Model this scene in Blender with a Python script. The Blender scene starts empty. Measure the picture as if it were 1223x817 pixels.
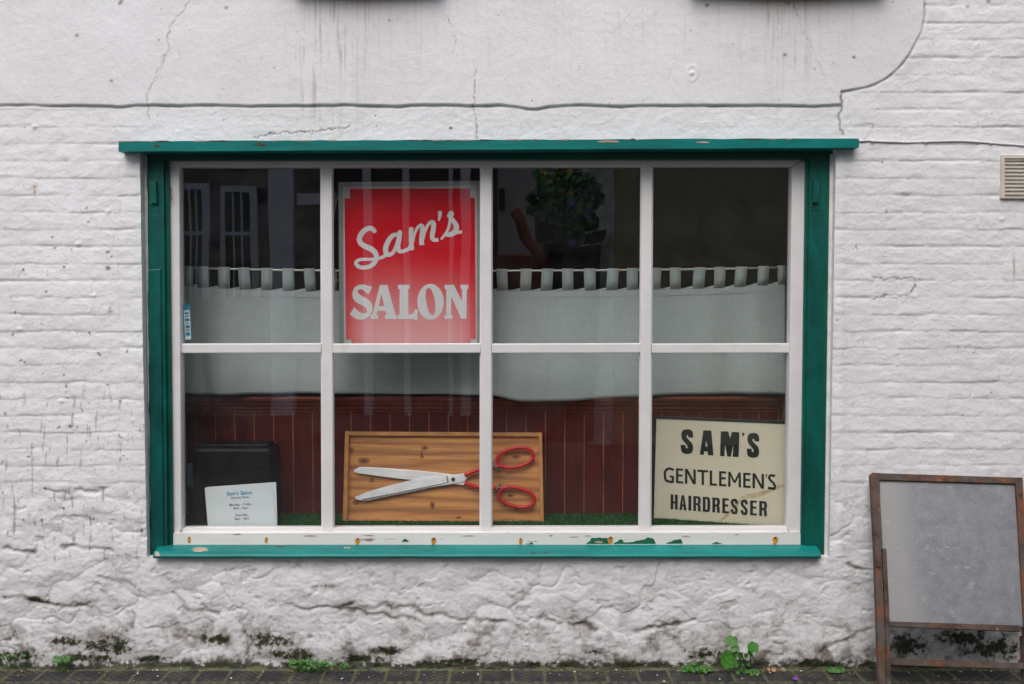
import bpy, math, random
import numpy as np
from mathutils import Vector, Matrix
from mathutils.geometry import tessellate_polygon
random.seed(7)
R = math.radians
scene = bpy.context.scene
COL = scene.collection

# ------------------------------------------------------------------ camera
F = 1190.0
CAM = Vector((0.0, -4.33, 1.64))
TH = R(2.7)
FWD = Vector((0, math.cos(TH), -math.sin(TH)))
UP = Vector((0, math.sin(TH), math.cos(TH)))
cam = bpy.data.cameras.new('camera')
camo = bpy.data.objects.new('camera', cam)
COL.objects.link(camo)
camo.location = CAM
camo.rotation_euler = (R(90) - TH, 0, 0)
cam.sensor_width = 36
cam.lens = F / 1223 * 36
cam.clip_start = 0.05
cam.clip_end = 300
scene.camera = camo

def ray(px, py):
    return FWD + Vector((1, 0, 0)) * ((px - 611.5) / F) + UP * ((408.5 - py) / F)
def at(px, py, Y=0.0):
    """point of the photograph carried out to the vertical plane y = Y"""
    d = ray(px, py)
    return CAM + d * ((Y - CAM.y) / d.y)
def atz(px, py, z):
    d = ray(px, py)
    return CAM + d * ((z - CAM.z) / d.z)
def onplane(px, py, pl):
    P, N = pl
    d = ray(px, py)
    return CAM + d * ((P - CAM).dot(N) / d.dot(N))
def vplane(Y):
    return (Vector((0, Y, 0)), Vector((0, -1, 0)))
def proj(x, y, z):
    dy = y - CAM.y
    dz = z - CAM.z
    dep = dy * math.cos(TH) - dz * math.sin(TH)
    u = dy * math.sin(TH) + dz * math.cos(TH)
    return 611.5 + F * x / dep, 408.5 - F * u / dep

# ------------------------------------------------------------------ materials
def nt(name):
    m = bpy.data.materials.new(name)
    m.use_nodes = True
    return m, m.node_tree.nodes, m.node_tree.links, m.node_tree.nodes['Principled BSDF']

def mat(name, col, rough=0.6, metal=0.0, var=0.15, vscale=8, bump=0.0, bscale=60, stretch=(1, 1, 1),
        col2=None, spec=0.5, spots=None, coat=0.0):
    """painted / plain surface: base colour broken up by noise, optional second colour in patches, bump"""
    m, N, L, B = nt(name)
    tc = N.new('ShaderNodeTexCoord')
    mp = N.new('ShaderNodeMapping')
    mp.inputs['Scale'].default_value = stretch
    L.new(tc.outputs['Object'], mp.inputs['Vector'])
    n = N.new('ShaderNodeTexNoise')
    n.inputs['Scale'].default_value = vscale
    n.inputs['Detail'].default_value = 6
    n.inputs['Roughness'].default_value = 0.65
    L.new(mp.outputs['Vector'], n.inputs['Vector'])
    cr = N.new('ShaderNodeValToRGB')
    a = [max(0, c * (1 - var)) for c in col]
    b = col2 if col2 else [min(1, c * (1 + var)) for c in col]
    cr.color_ramp.elements[0].position = 0.35
    cr.color_ramp.elements[1].position = 0.65
    cr.color_ramp.elements[0].color = (*a, 1)
    cr.color_ramp.elements[1].color = (*b, 1)
    L.new(n.outputs['Fac'], cr.inputs['Fac'])
    out = cr.outputs['Color']
    if spots:
        for (sc, thr, scol, wid) in spots:
            s = N.new('ShaderNodeTexNoise')
            s.inputs['Scale'].default_value = sc
            s.inputs['Detail'].default_value = 5
            s.inputs['Roughness'].default_value = 0.7
            L.new(mp.outputs['Vector'], s.inputs['Vector'])
            r = N.new('ShaderNodeMapRange')
            r.inputs['From Min'].default_value = thr
            r.inputs['From Max'].default_value = thr + wid
            L.new(s.outputs['Fac'], r.inputs['Value'])
            mx = N.new('ShaderNodeMix')
            mx.data_type = 'RGBA'
            mx.inputs['B'].default_value = (*scol, 1)
            L.new(r.outputs['Result'], mx.inputs['Factor'])
            L.new(out, mx.inputs['A'])
            out = mx.outputs['Result']
    L.new(out, B.inputs['Base Color'])
    B.inputs['Roughness'].default_value = rough
    B.inputs['Metallic'].default_value = metal
    B.inputs['Specular IOR Level'].default_value = spec
    B.inputs['Coat Weight'].default_value = coat
    if bump:
        bn = N.new('ShaderNodeTexNoise')
        bn.inputs['Scale'].default_value = bscale
        bn.inputs['Detail'].default_value = 5
        L.new(mp.outputs['Vector'], bn.inputs['Vector'])
        bp = N.new('ShaderNodeBump')
        bp.inputs['Strength'].default_value = 1.0
        bp.inputs['Distance'].default_value = bump
        L.new(bn.outputs['Fac'], bp.inputs['Height'])
        L.new(bp.outputs['Normal'], B.inputs['Normal'])
    return m

GREEN_OLD = (0.003, 0.075, 0.052)
TEAL = (0.004, 0.18, 0.15)
M = {}
M['white_wood'] = mat('painted_white_wood', (0.70, 0.68, 0.68), 0.45, var=0.05, vscale=5, bump=0.0006, bscale=30, stretch=(1, 1, 1),
                      spots=[(26, 0.70, (0.32, 0.27, 0.22), 0.04), (5, 0.62, (0.55, 0.52, 0.5), 0.2)])
M['white_rail'] = mat('weathered_white_wood', (0.74, 0.72, 0.70), 0.5, var=0.06, vscale=5, bump=0.001, bscale=25, stretch=(0.35, 1, 2.2),
                      spots=[(16, 0.655, (0.30, 0.20, 0.15), 0.03), (6, 0.6, (0.56, 0.52, 0.48), 0.2)])
M['green'] = mat('dark_green_gloss', (0.001, 0.086, 0.068), 0.40, spec=0.4, var=0.4, vscale=9, bump=0.004, bscale=22, stretch=(1, 1, 0.35),
                 spots=[(70, 0.73, (0.25, 0.36, 0.3), 0.03), (5, 0.6, (0.002, 0.065, 0.05), 0.15)])
M['green_beam'] = mat('dark_green_beam', (0.003, 0.078, 0.056), 0.45, var=0.2, vscale=9, bump=0.002, bscale=20, stretch=(0.3, 1, 1))
M['teal'] = mat('teal_gloss', (0.002, 0.185, 0.170), 0.42, spec=0.3, var=0.25, vscale=7, bump=0.0018, bscale=16, stretch=(0.3, 1, 1.5),
                spots=[(18, 0.71, (0.05, 0.055, 0.045), 0.02), (9, 0.60, (0.03, 0.26, 0.22), 0.2)])
M['teal_board'] = mat('teal_drip_board', (0.001, 0.155, 0.142), 0.45, spec=0.3, var=0.25, vscale=7, bump=0.002, bscale=18, stretch=(0.3, 1, 1.5),
                      spots=[(16, 0.69, (0.09, 0.07, 0.05), 0.02), (9, 0.63, (0.003, 0.10, 0.075), 0.1)])
M['bare_wood'] = mat('bare_weathered_wood', (0.42, 0.33, 0.26), 0.8, var=0.3, vscale=60, stretch=(0.2, 1, 1), bump=0.001, bscale=120)
M['old_green'] = mat('old_green_undercoat', (0.005, 0.13, 0.055), 0.6, var=0.3, vscale=70)
M['rust_spot'] = mat('rust_stain', (0.55, 0.24, 0.02), 0.8, var=0.4, vscale=90)
M['rust_dark'] = mat('rust_core', (0.10, 0.035, 0.015), 0.85, var=0.4, vscale=200)
M['reveal'] = mat('painted_plaster_reveal', (0.70, 0.69, 0.68), 0.8, var=0.12, vscale=20, bump=0.002, bscale=60)
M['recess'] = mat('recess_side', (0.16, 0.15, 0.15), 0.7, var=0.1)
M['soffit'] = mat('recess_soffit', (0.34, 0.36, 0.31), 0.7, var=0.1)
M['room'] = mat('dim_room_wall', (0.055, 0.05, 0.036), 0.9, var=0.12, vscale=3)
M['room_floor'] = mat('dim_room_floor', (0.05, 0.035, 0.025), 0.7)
M['pine_edge'] = mat('pine_edge', (0.52, 0.22, 0.055), 0.4, var=0.25, vscale=14, stretch=(1, 1, 1), bump=0.0006, bscale=80)
M['steel'] = mat('polished_steel', (0.90, 0.90, 0.90), 0.28, 0.35, var=0.10, vscale=30, stretch=(0.4, 1, 1.6), bump=0.0003, bscale=60,
                 spots=[(60, 0.70, (0.32, 0.30, 0.28), 0.05)])
M['red_handle'] = mat('red_enamel', (0.62, 0.006, 0.012), 0.25, var=0.15, vscale=60, spots=[(90, 0.72, (0.6, 0.35, 0.33), 0.03)])
M['grey_wire'] = mat('grey_wire', (0.17, 0.19, 0.18), 0.4, 0.6)
M['screw'] = mat('dark_screw', (0.06, 0.045, 0.035), 0.5, 0.5)
M['sign_white'] = mat('milky_white_board', (0.62, 0.66, 0.65), 0.45, var=0.03)
M['letter_white'] = mat('white_letter', (0.74, 0.76, 0.75), 0.5, var=0.03)
M['sign_frame'] = mat('pale_metal_frame', (0.36, 0.39, 0.36), 0.4, 0.2, var=0.06)
M['black_frame'] = mat('black_frame', (0.012, 0.013, 0.014), 0.4)
M['black_ink'] = mat('black_ink', (0.008, 0.012, 0.010), 0.5, var=0.2, vscale=60)
M['black_ink2'] = mat('black_ink_blueish', (0.008, 0.010, 0.015), 0.5, var=0.2, vscale=60)
M['grey_ink'] = mat('grey_print', (0.10, 0.12, 0.13), 0.6)
M['blue_ink'] = mat('blue_print', (0.02, 0.30, 0.42), 0.6)
M['paper'] = mat('white_paper', (0.72, 0.77, 0.78), 0.7, var=0.02, vscale=4)
M['plastic_black'] = mat('black_plastic', (0.004, 0.0045, 0.0045), 0.5, spec=0.25, bump=0.002, bscale=40, spots=[(60, 0.72, (0.25, 0.13, 0.04), 0.02)])
M['bracket'] = mat('pale_blue_plastic', (0.30, 0.36, 0.42), 0.5)
M['rod'] = mat('curtain_rod_metal', (0.72, 0.72, 0.62), 0.3, 0.5)
M['cord'] = mat('beige_cord', (0.34, 0.31, 0.20), 0.7)
M['cable'] = mat('overpainted_cable', (0.62, 0.61, 0.60), 0.6, var=0.1, vscale=40)
M['vent'] = mat('cream_plastic', (0.60, 0.54, 0.47), 0.5, var=0.06)
M['vent_dark'] = mat('vent_inside', (0.03, 0.018, 0.010), 0.9)
M['rust'] = mat('rusty_angle_iron', (0.085, 0.042, 0.026), 0.8, 0.1, var=0.45, vscale=13, col2=(0.105, 0.088, 0.08), bump=0.0015, bscale=90,
                spots=[(11, 0.50, (0.17, 0.06, 0.018), 0.12), (34, 0.63, (0.34, 0.13, 0.025), 0.06)])
M['sill_stone'] = mat('painted_stone_sill', (0.32, 0.30, 0.27), 0.85, var=0.3, vscale=14, bump=0.004, bscale=30)
M['leaf'] = mat('weed_leaf', (0.030, 0.150, 0.005), 0.55, var=0.55, vscale=90)
M['leaf_dark'] = mat('weed_leaf_dark', (0.030, 0.10, 0.010), 0.5, var=0.4, vscale=60)
M['stem'] = mat('weed_stem', (0.06, 0.14, 0.02), 0.6, var=0.3, vscale=40)
M['petal'] = mat('purple_petal', (0.22, 0.05, 0.42), 0.6)
M['dry_leaf'] = mat('dry_leaf', (0.40, 0.24, 0.12), 0.8, var=0.4, vscale=30)
M['sticker'] = mat('pale_sticker', (0.62, 0.70, 0.70), 0.5, var=0.03)
M['sticker_blue'] = mat('sticker_blue', (0.01, 0.22, 0.36), 0.5)
M['grass_mat'] = mat('grass_mat_back', (0.006, 0.035, 0.008), 0.9)
M['turf'] = mat('plastic_turf', (0.010, 0.050, 0.012), 0.6, var=0.6, vscale=200, col2=(0.035, 0.15, 0.03))

def glass_mat():
    m, N, L, B = nt('window_glass')
    N.remove(B)
    out = N['Material Output']
    ge = N.new('ShaderNodeNewGeometry')
    ma = N.new('ShaderNodeMath'); ma.operation = 'MULTIPLY_ADD'
    ma.inputs[1].default_value = 1 / 1.62 - 1.62
    ma.inputs[2].default_value = 1.62
    L.new(ge.outputs['Backfacing'], ma.inputs[0])
    fr = N.new('ShaderNodeFresnel')
    L.new(ma.outputs[0], fr.inputs['IOR'])
    tr = N.new('ShaderNodeBsdfTransparent')
    tr.inputs['Color'].default_value = (0.97, 0.978, 0.978, 1)
    gl = N.new('ShaderNodeBsdfGlossy')
    gl.inputs['Roughness'].default_value = 0.0
    gl.inputs['Color'].default_value = (1, 1, 1, 1)
    n = N.new('ShaderNodeTexNoise'); n.inputs['Scale'].default_value = 3.0; n.inputs['Detail'].default_value = 1
    tc = N.new('ShaderNodeTexCoord'); L.new(tc.outputs['Object'], n.inputs['Vector'])
    bp = N.new('ShaderNodeBump'); bp.inputs['Distance'].default_value = 0.0004
    L.new(n.outputs['Fac'], bp.inputs['Height'])
    L.new(bp.outputs['Normal'], gl.inputs['Normal'])
    mx = N.new('ShaderNodeMixShader')
    L.new(fr.outputs[0], mx.inputs[0]); L.new(tr.outputs[0], mx.inputs[1]); L.new(gl.outputs[0], mx.inputs[2])
    # thin film of dust, a little heavier in patches
    df = N.new('ShaderNodeBsdfDiffuse'); df.inputs['Color'].default_value = (0.55, 0.56, 0.54, 1)
    dn = N.new('ShaderNodeTexNoise'); dn.inputs['Scale'].default_value = 9; dn.inputs['Detail'].default_value = 8
    L.new(tc.outputs['Object'], dn.inputs['Vector'])
    mr = N.new('ShaderNodeMapRange'); mr.inputs['From Min'].default_value = 0.35; mr.inputs['From Max'].default_value = 0.9
    mr.inputs['To Min'].default_value = 0.0015; mr.inputs['To Max'].default_value = 0.016
    L.new(dn.outputs['Fac'], mr.inputs['Value'])
    # tiny specks
    vo = N.new('ShaderNodeTexVoronoi'); vo.inputs['Scale'].default_value = 34
    L.new(tc.outputs['Object'], vo.inputs['Vector'])
    lt = N.new('ShaderNodeMath'); lt.operation = 'LESS_THAN'; lt.inputs[1].default_value = 0.045
    L.new(vo.outputs['Distance'], lt.inputs[0])
    sp = N.new('ShaderNodeSeparateColor'); L.new(vo.outputs['Color'], sp.inputs[0])
    g2 = N.new('ShaderNodeMath'); g2.operation = 'GREATER_THAN'; g2.inputs[1].default_value = 0.86
    L.new(sp.outputs[0], g2.inputs[0])
    m3 = N.new('ShaderNodeMath'); m3.operation = 'MULTIPLY'; L.new(lt.outputs[0], m3.inputs[0]); L.new(g2.outputs[0], m3.inputs[1])
    m4 = N.new('ShaderNodeMath'); m4.operation = 'MULTIPLY_ADD'; m4.inputs[1].default_value = 0.3
    L.new(m3.outputs[0], m4.inputs[0]); L.new(mr.outputs['Result'], m4.inputs[2])
    mx2 = N.new('ShaderNodeMixShader')
    L.new(m4.outputs[0], mx2.inputs[0]); L.new(mx.outputs[0], mx2.inputs[1]); L.new(df.outputs[0], mx2.inputs[2])
    L.new(mx2.outputs[0], out.inputs['Surface'])
    return m
M['glass'] = glass_mat()

def pine_mat():
    m, N, L, B = nt('knotty_pine')
    tc = N.new('ShaderNodeTexCoord')
    mp = N.new('ShaderNodeMapping'); mp.inputs['Scale'].default_value = (1.3, 1, 11)
    L.new(tc.outputs['Object'], mp.inputs['Vector'])
    n0 = N.new('ShaderNodeTexNoise'); n0.inputs['Scale'].default_value = 1.6; n0.inputs['Detail'].default_value = 3
    L.new(mp.outputs['Vector'], n0.inputs['Vector'])
    # growth rings: distorted bands
    wv = N.new('ShaderNodeTexWave'); wv.wave_type = 'BANDS'; wv.bands_direction = 'Z'
    wv.inputs['Scale'].default_value = 0.55; wv.inputs['Distortion'].default_value = 14
    wv.inputs['Detail'].default_value = 4; wv.inputs['Detail Scale'].default_value = 0.5; wv.inputs['Detail Roughness'].default_value = 0.6
    L.new(mp.outputs['Vector'], wv.inputs['Vector'])
    cr = N.new('ShaderNodeValToRGB')
    e = cr.color_ramp.elements
    e[0].position = 0.0; e[0].color = (0.36, 0.14, 0.038, 1)
    e[1].position = 0.35; e[1].color = (0.55, 0.215, 0.048, 1)
    x = e.new(1.0); x.color = (0.66, 0.30, 0.080, 1)
    L.new(wv.outputs['Fac'], cr.inputs['Fac'])
    # knots
    mp2 = N.new('ShaderNodeMapping'); mp2.inputs['Scale'].default_value = (1, 1, 2.1)
    L.new(tc.outputs['Object'], mp2.inputs['Vector'])
    vo = N.new('ShaderNodeTexVoronoi'); vo.inputs['Scale'].default_value = 5.6; vo.inputs['Randomness'].default_value = 0.9
    L.new(mp2.outputs['Vector'], vo.inputs['Vector'])
    mr = N.new('ShaderNodeMapRange'); mr.inputs['From Min'].default_value = 0.06; mr.inputs['From Max'].default_value = 0.14
    mr.inputs['To Min'].default_value = 0.0; mr.inputs['To Max'].default_value = 0.0
    L.new(vo.outputs['Distance'], mr.inputs['Value'])
    mx = N.new('ShaderNodeMix'); mx.data_type = 'RGBA'; mx.inputs['B'].default_value = (0.13, 0.04, 0.012, 1)
    L.new(mr.outputs['Result'], mx.inputs['Factor']); L.new(cr.outputs['Color'], mx.inputs['A'])
    mp3 = N.new('ShaderNodeMapping'); mp3.inputs['Scale'].default_value = (5, 1, 95)
    L.new(tc.outputs['Object'], mp3.inputs['Vector'])
    n3 = N.new('ShaderNodeTexNoise'); n3.inputs['Scale'].default_value = 1.0; n3.inputs['Detail'].default_value = 6
    L.new(mp3.outputs['Vector'], n3.inputs['Vector'])
    r3 = N.new('ShaderNodeMapRange'); r3.inputs['From Min'].default_value = 0.45; r3.inputs['From Max'].default_value = 0.75; r3.inputs['To Max'].default_value = 0.75
    L.new(n3.outputs['Fac'], r3.inputs['Value'])
    mx3 = N.new('ShaderNodeMix'); mx3.data_type = 'RGBA'; mx3.inputs['B'].default_value = (0.24, 0.08, 0.02, 1)
    L.new(r3.outputs['Result'], mx3.inputs['Factor']); L.new(mx.outputs['Result'], mx3.inputs['A'])
    L.new(mx3.outputs['Result'], B.inputs['Base Color'])
    B.inputs['Roughness'].default_value = 0.45
    return m
M['pine'] = pine_mat()

M['knot_halo'] = mat('knot_halo', (0.40, 0.15, 0.035), 0.5, var=0.3, vscale=60)
M['knot_mid'] = mat('knot_ring', (0.24, 0.08, 0.02), 0.5, var=0.3, vscale=90)
M['knot_core'] = mat('knot_core', (0.10, 0.035, 0.012), 0.5, var=0.3)
def panel_mat(name, base, gl=0.3):
    m, N, L, B = nt(name)
    tc = N.new('ShaderNodeTexCoord')
    mp = N.new('ShaderNodeMapping'); mp.inputs['Scale'].default_value = (6, 1, 0.8)
    L.new(tc.outputs['Object'], mp.inputs['Vector'])
    n = N.new('ShaderNodeTexNoise'); n.inputs['Scale'].default_value = 9; n.inputs['Detail'].default_value = 7; n.inputs['Roughness'].default_value = 0.7
    L.new(mp.outputs['Vector'], n.inputs['Vector'])
    cr = N.new('ShaderNodeValToRGB')
    cr.color_ramp.elements[0].position = 0.3; cr.color_ramp.elements[1].position = 0.72
    cr.color_ramp.elements[0].color = (*[c * 0.6 for c in base], 1); cr.color_ramp.elements[1].color = (*[c * 1.5 for c in base], 1)
    L.new(n.outputs['Fac'], cr.inputs['Fac'])
    L.new(cr.outputs['Color'], B.inputs['Base Color'])
    B.inputs['Roughness'].default_value = gl
    B.inputs['Specular IOR Level'].default_value = 0.3
    return m
M['mahogany'] = panel_mat('dark_mahogany_varnish', (0.078, 0.0075, 0.0055), 0.5)
M['mahogany_gap'] = mat('matchboard_gap', (0.32, 0.11, 0.03), 0.6, var=0.5, vscale=9)
M['mahogany_rail'] = panel_mat('red_brown_rail_varnish', (0.15, 0.026, 0.014), 0.3)

def linen_mat():
    m, N, L, B = nt('grey_green_linen')
    tc = N.new('ShaderNodeTexCoord')
    outs = []
    for sc in ((260, 1, 22), (22, 1, 260)):
        mp = N.new('ShaderNodeMapping'); mp.inputs['Scale'].default_value = sc
        L.new(tc.outputs['Object'], mp.inputs['Vector'])
        n = N.new('ShaderNodeTexNoise'); n.inputs['Scale'].default_value = 1; n.inputs['Detail'].default_value = 2
        L.new(mp.outputs['Vector'], n.inputs['Vector']); outs.append(n.outputs['Fac'])
    ad = N.new('ShaderNodeMath'); ad.operation = 'ADD'; L.new(outs[0], ad.inputs[0]); L.new(outs[1], ad.inputs[1])
    mr = N.new('ShaderNodeMapRange'); mr.inputs['From Min'].default_value = 0.7; mr.inputs['From Max'].default_value = 1.3
    L.new(ad.outputs[0], mr.inputs['Value'])
    mx = N.new('ShaderNodeMix'); mx.data_type = 'RGBA'
    mx.inputs['A'].default_value = (0.40, 0.455, 0.44, 1); mx.inputs['B'].default_value = (0.48, 0.535, 0.52, 1)
    L.new(mr.outputs['Result'], mx.inputs['Factor']); L.new(mx.outputs['Result'], B.inputs['Base Color'])
    B.inputs['Roughness'].default_value = 0.95
    B.inputs['Specular IOR Level'].default_value = 0.1
    return m
M['linen'] = linen_mat()

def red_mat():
    # the red blends to pale pink towards the lower half of the board
    m, N, L, B = nt('red_to_pale_print')
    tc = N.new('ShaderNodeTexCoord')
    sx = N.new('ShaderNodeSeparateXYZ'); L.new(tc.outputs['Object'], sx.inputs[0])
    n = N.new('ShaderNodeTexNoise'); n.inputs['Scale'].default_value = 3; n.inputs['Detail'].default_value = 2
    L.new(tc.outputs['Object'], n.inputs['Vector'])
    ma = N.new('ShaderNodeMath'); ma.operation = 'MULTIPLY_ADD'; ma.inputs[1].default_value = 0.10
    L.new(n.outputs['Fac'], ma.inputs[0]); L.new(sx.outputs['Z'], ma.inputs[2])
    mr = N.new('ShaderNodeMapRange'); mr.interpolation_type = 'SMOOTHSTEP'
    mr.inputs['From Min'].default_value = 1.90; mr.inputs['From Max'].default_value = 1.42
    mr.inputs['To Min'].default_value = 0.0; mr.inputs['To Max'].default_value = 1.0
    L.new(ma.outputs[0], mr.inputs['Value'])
    # the pale blend weakens towards the left and right edges
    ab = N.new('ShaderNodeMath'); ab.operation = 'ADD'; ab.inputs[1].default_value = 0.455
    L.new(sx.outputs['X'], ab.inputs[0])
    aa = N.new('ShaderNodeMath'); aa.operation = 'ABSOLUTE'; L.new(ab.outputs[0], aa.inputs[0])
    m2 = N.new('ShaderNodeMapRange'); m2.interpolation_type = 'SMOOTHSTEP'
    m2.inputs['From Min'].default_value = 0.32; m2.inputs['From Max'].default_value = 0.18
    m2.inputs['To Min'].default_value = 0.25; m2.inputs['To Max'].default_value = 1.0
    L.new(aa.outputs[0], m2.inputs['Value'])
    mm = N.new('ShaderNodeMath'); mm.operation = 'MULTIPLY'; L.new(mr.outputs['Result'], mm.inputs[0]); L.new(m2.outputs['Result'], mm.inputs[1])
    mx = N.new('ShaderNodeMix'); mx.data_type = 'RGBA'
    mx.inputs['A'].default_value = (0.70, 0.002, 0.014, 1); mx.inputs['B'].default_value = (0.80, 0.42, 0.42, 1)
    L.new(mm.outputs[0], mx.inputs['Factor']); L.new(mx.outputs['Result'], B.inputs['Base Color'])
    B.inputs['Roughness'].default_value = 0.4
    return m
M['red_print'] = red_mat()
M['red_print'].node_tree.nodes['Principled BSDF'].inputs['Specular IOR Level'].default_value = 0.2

def cream_mat():
    m, N, L, B = nt('yellowed_cream_board')
    tc = N.new('ShaderNodeTexCoord')
    n = N.new('ShaderNodeTexNoise'); n.inputs['Scale'].default_value = 3; n.inputs['Detail'].default_value = 4
    L.new(tc.outputs['Object'], n.inputs['Vector'])
    mx = N.new('ShaderNodeMix'); mx.data_type = 'RGBA'
    mx.inputs['A'].default_value = (0.70, 0.62, 0.43, 1); mx.inputs['B'].default_value = (0.72, 0.68, 0.54, 1)
    L.new(n.outputs['Fac'], mx.inputs['Factor'])
    L.new(mx.outputs['Result'], B.inputs['Base Color'])
    B.inputs['Roughness'].default_value = 0.4
    return m
M['cream'] = cream_mat()
M['stain'] = mat('brown_water_stain', (0.48, 0.34, 0.18), 0.5, var=0.05, vscale=25, col2=(0.66, 0.56, 0.38))

def galv_mat():
    m, N, L, B = nt('scratched_grey_sheet')
    tc = N.new('ShaderNodeTexCoord')
    n = N.new('ShaderNodeTexNoise'); n.inputs['Scale'].default_value = 16; n.inputs['Detail'].default_value = 10; n.inputs['Roughness'].default_value = 0.75
    L.new(tc.outputs['Object'], n.inputs['Vector'])
    cr = N.new('ShaderNodeValToRGB'); cr.color_ramp.elements[0].position = 0.25; cr.color_ramp.elements[1].position = 0.75
    cr.color_ramp.elements[0].color = (0.16, 0.168, 0.195, 1); cr.color_ramp.elements[1].color = (0.32, 0.325, 0.345, 1)
    L.new(n.outputs['Fac'], cr.inputs['Fac'])
    out = cr.outputs['Color']
    # paler strip down the left side: a reflection painted into the colour
    sx = N.new('ShaderNodeSeparateXYZ'); L.new(tc.outputs['Object'], sx.inputs[0])
    ad = N.new('ShaderNodeMath'); ad.operation = 'MULTIPLY_ADD'; ad.inputs[1].default_value = 0.12
    L.new(n.outputs['Fac'], ad.inputs[0]); L.new(sx.outputs['X'], ad.inputs[2])
    mr = N.new('ShaderNodeMapRange'); mr.inputs['From Min'].default_value = 1.79; mr.inputs['From Max'].default_value = 1.70; mr.inputs['To Max'].default_value = 0.7
    L.new(ad.outputs[0], mr.inputs['Value'])
    mx = N.new('ShaderNodeMix'); mx.data_type = 'RGBA'; mx.inputs['B'].default_value = (0.36, 0.35, 0.335, 1)
    L.new(mr.outputs['Result'], mx.inputs['Factor']); L.new(out, mx.inputs['A']); out = mx.outputs['Result']
    # white flecks and scratches
    for (sc, st, thr, f) in ((70, (1, 1, 1), 0.64, 0.8), (8, (1, 1, 6), 0.61, 0.5), (6, (6, 1, 1), 0.62, 0.5), (10, (1, 1, 1), 0.60, 0.35), (200, (1, 1, 1), 0.56, 0.5)):
        mp = N.new('ShaderNodeMapping'); mp.inputs['Scale'].default_value = st
        mp.inputs['Rotation'].default_value = (0, 0.5, 0)
        L.new(tc.outputs['Object'], mp.inputs['Vector'])
        s = N.new('ShaderNodeTexNoise'); s.inputs['Scale'].default_value = sc; s.inputs['Detail'].default_value = 9; s.inputs['Roughness'].default_value = 0.75
        L.new(mp.outputs['Vector'], s.inputs['Vector'])
        r = N.new('ShaderNodeMapRange'); r.inputs['From Min'].default_value = thr; r.inputs['From Max'].default_value = thr + 0.06
        r.inputs['To Max'].default_value = f
        L.new(s.outputs['Fac'], r.inputs['Value'])
        x = N.new('ShaderNodeMix'); x.data_type = 'RGBA'; x.inputs['B'].default_value = (0.55, 0.55, 0.56, 1)
        L.new(r.outputs['Result'], x.inputs['Factor']); L.new(out, x.inputs['A']); out = x.outputs['Result']
    L.new(out, B.inputs['Base Color'])
    B.inputs['Roughness'].default_value = 0.42; B.inputs['Metallic'].default_value = 0.35
    return m
M['galv'] = galv_mat()

def wall_mat():
    m, N, L, B = nt('old_white_masonry_paint')
    tc = N.new('ShaderNodeTexCoord')
    at_ = N.new('ShaderNodeAttribute'); at_.attribute_name = 'dirt_tone'
    sp = N.new('ShaderNodeSeparateColor'); L.new(at_.outputs['Color'], sp.inputs[0])
    def noise(sc, det=6, ro=0.65, st=(1, 1, 1)):
        mp = N.new('ShaderNodeMapping'); mp.inputs['Scale'].default_value = st
        L.new(tc.outputs['Object'], mp.inputs['Vector'])
        n = N.new('ShaderNodeTexNoise'); n.inputs['Scale'].default_value = sc; n.inputs['Detail'].default_value = det; n.inputs['Roughness'].default_value = ro
        L.new(mp.outputs['Vector'], n.inputs['Vector']); return n.outputs['Fac']
    def mix(fac, a, b):
        x = N.new('ShaderNodeMix'); x.data_type = 'RGBA'
        if fac is not None: L.new(fac, x.inputs['Factor'])
        for k, v in (('A', a), ('B', b)):
            if isinstance(v, tuple): x.inputs[k].default_value = (*v, 1)
            else: L.new(v, x.inputs[k])
        return x.outputs['Result']
    def rng(v, a, b, c=0, d=1):
        r = N.new('ShaderNodeMapRange'); r.inputs['From Min'].default_value = a; r.inputs['From Max'].default_value = b
        r.inputs['To Min'].default_value = c; r.inputs['To Max'].default_value = d
        L.new(v, r.inputs['Value']); return r.outputs['Result']
    base = mix(rng(noise(2.2, 5), 0.35, 0.65), (0.735, 0.722, 0.735), (0.79, 0.785, 0.805))
    base = mix(rng(noise(14, 8, 0.7), 0.55, 0.85, 0, 0.35), base, (0.58, 0.555, 0.53))
    base = mix(rng(noise(120, 4, 0.6), 0.66, 0.72, 0, 0.4), base, (0.42, 0.38, 0.33))
    base = mix(sp.outputs[0], base, (0.145, 0.118, 0.092))          # grime, with sill shade painted in
    base = mix(sp.outputs[1], base, mix(rng(noise(60), 0.4, 0.6), (0.012, 0.014, 0.010), (0.04, 0.05, 0.012)))   # black mould and moss
    base = mix(sp.outputs[2], base, (0.40, 0.17, 0.03))            # rust
    L.new(base, B.inputs['Base Color'])
    B.inputs['Roughness'].default_value = 0.62
    B.inputs['Specular IOR Level'].default_value = 0.3
    bp = N.new('ShaderNodeBump'); bp.inputs['Distance'].default_value = 0.0019; bp.inputs['Strength'].default_value = 1
    a = N.new('ShaderNodeMath'); a.operation = 'ADD'
    L.new(noise(110, 5, 0.7), a.inputs[0]); L.new(noise(28, 4, 0.6), a.inputs[1])
    L.new(a.outputs[0], bp.inputs['Height']); L.new(bp.outputs['Normal'], B.inputs['Normal'])
    return m
M['wall'] = wall_mat()

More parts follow.
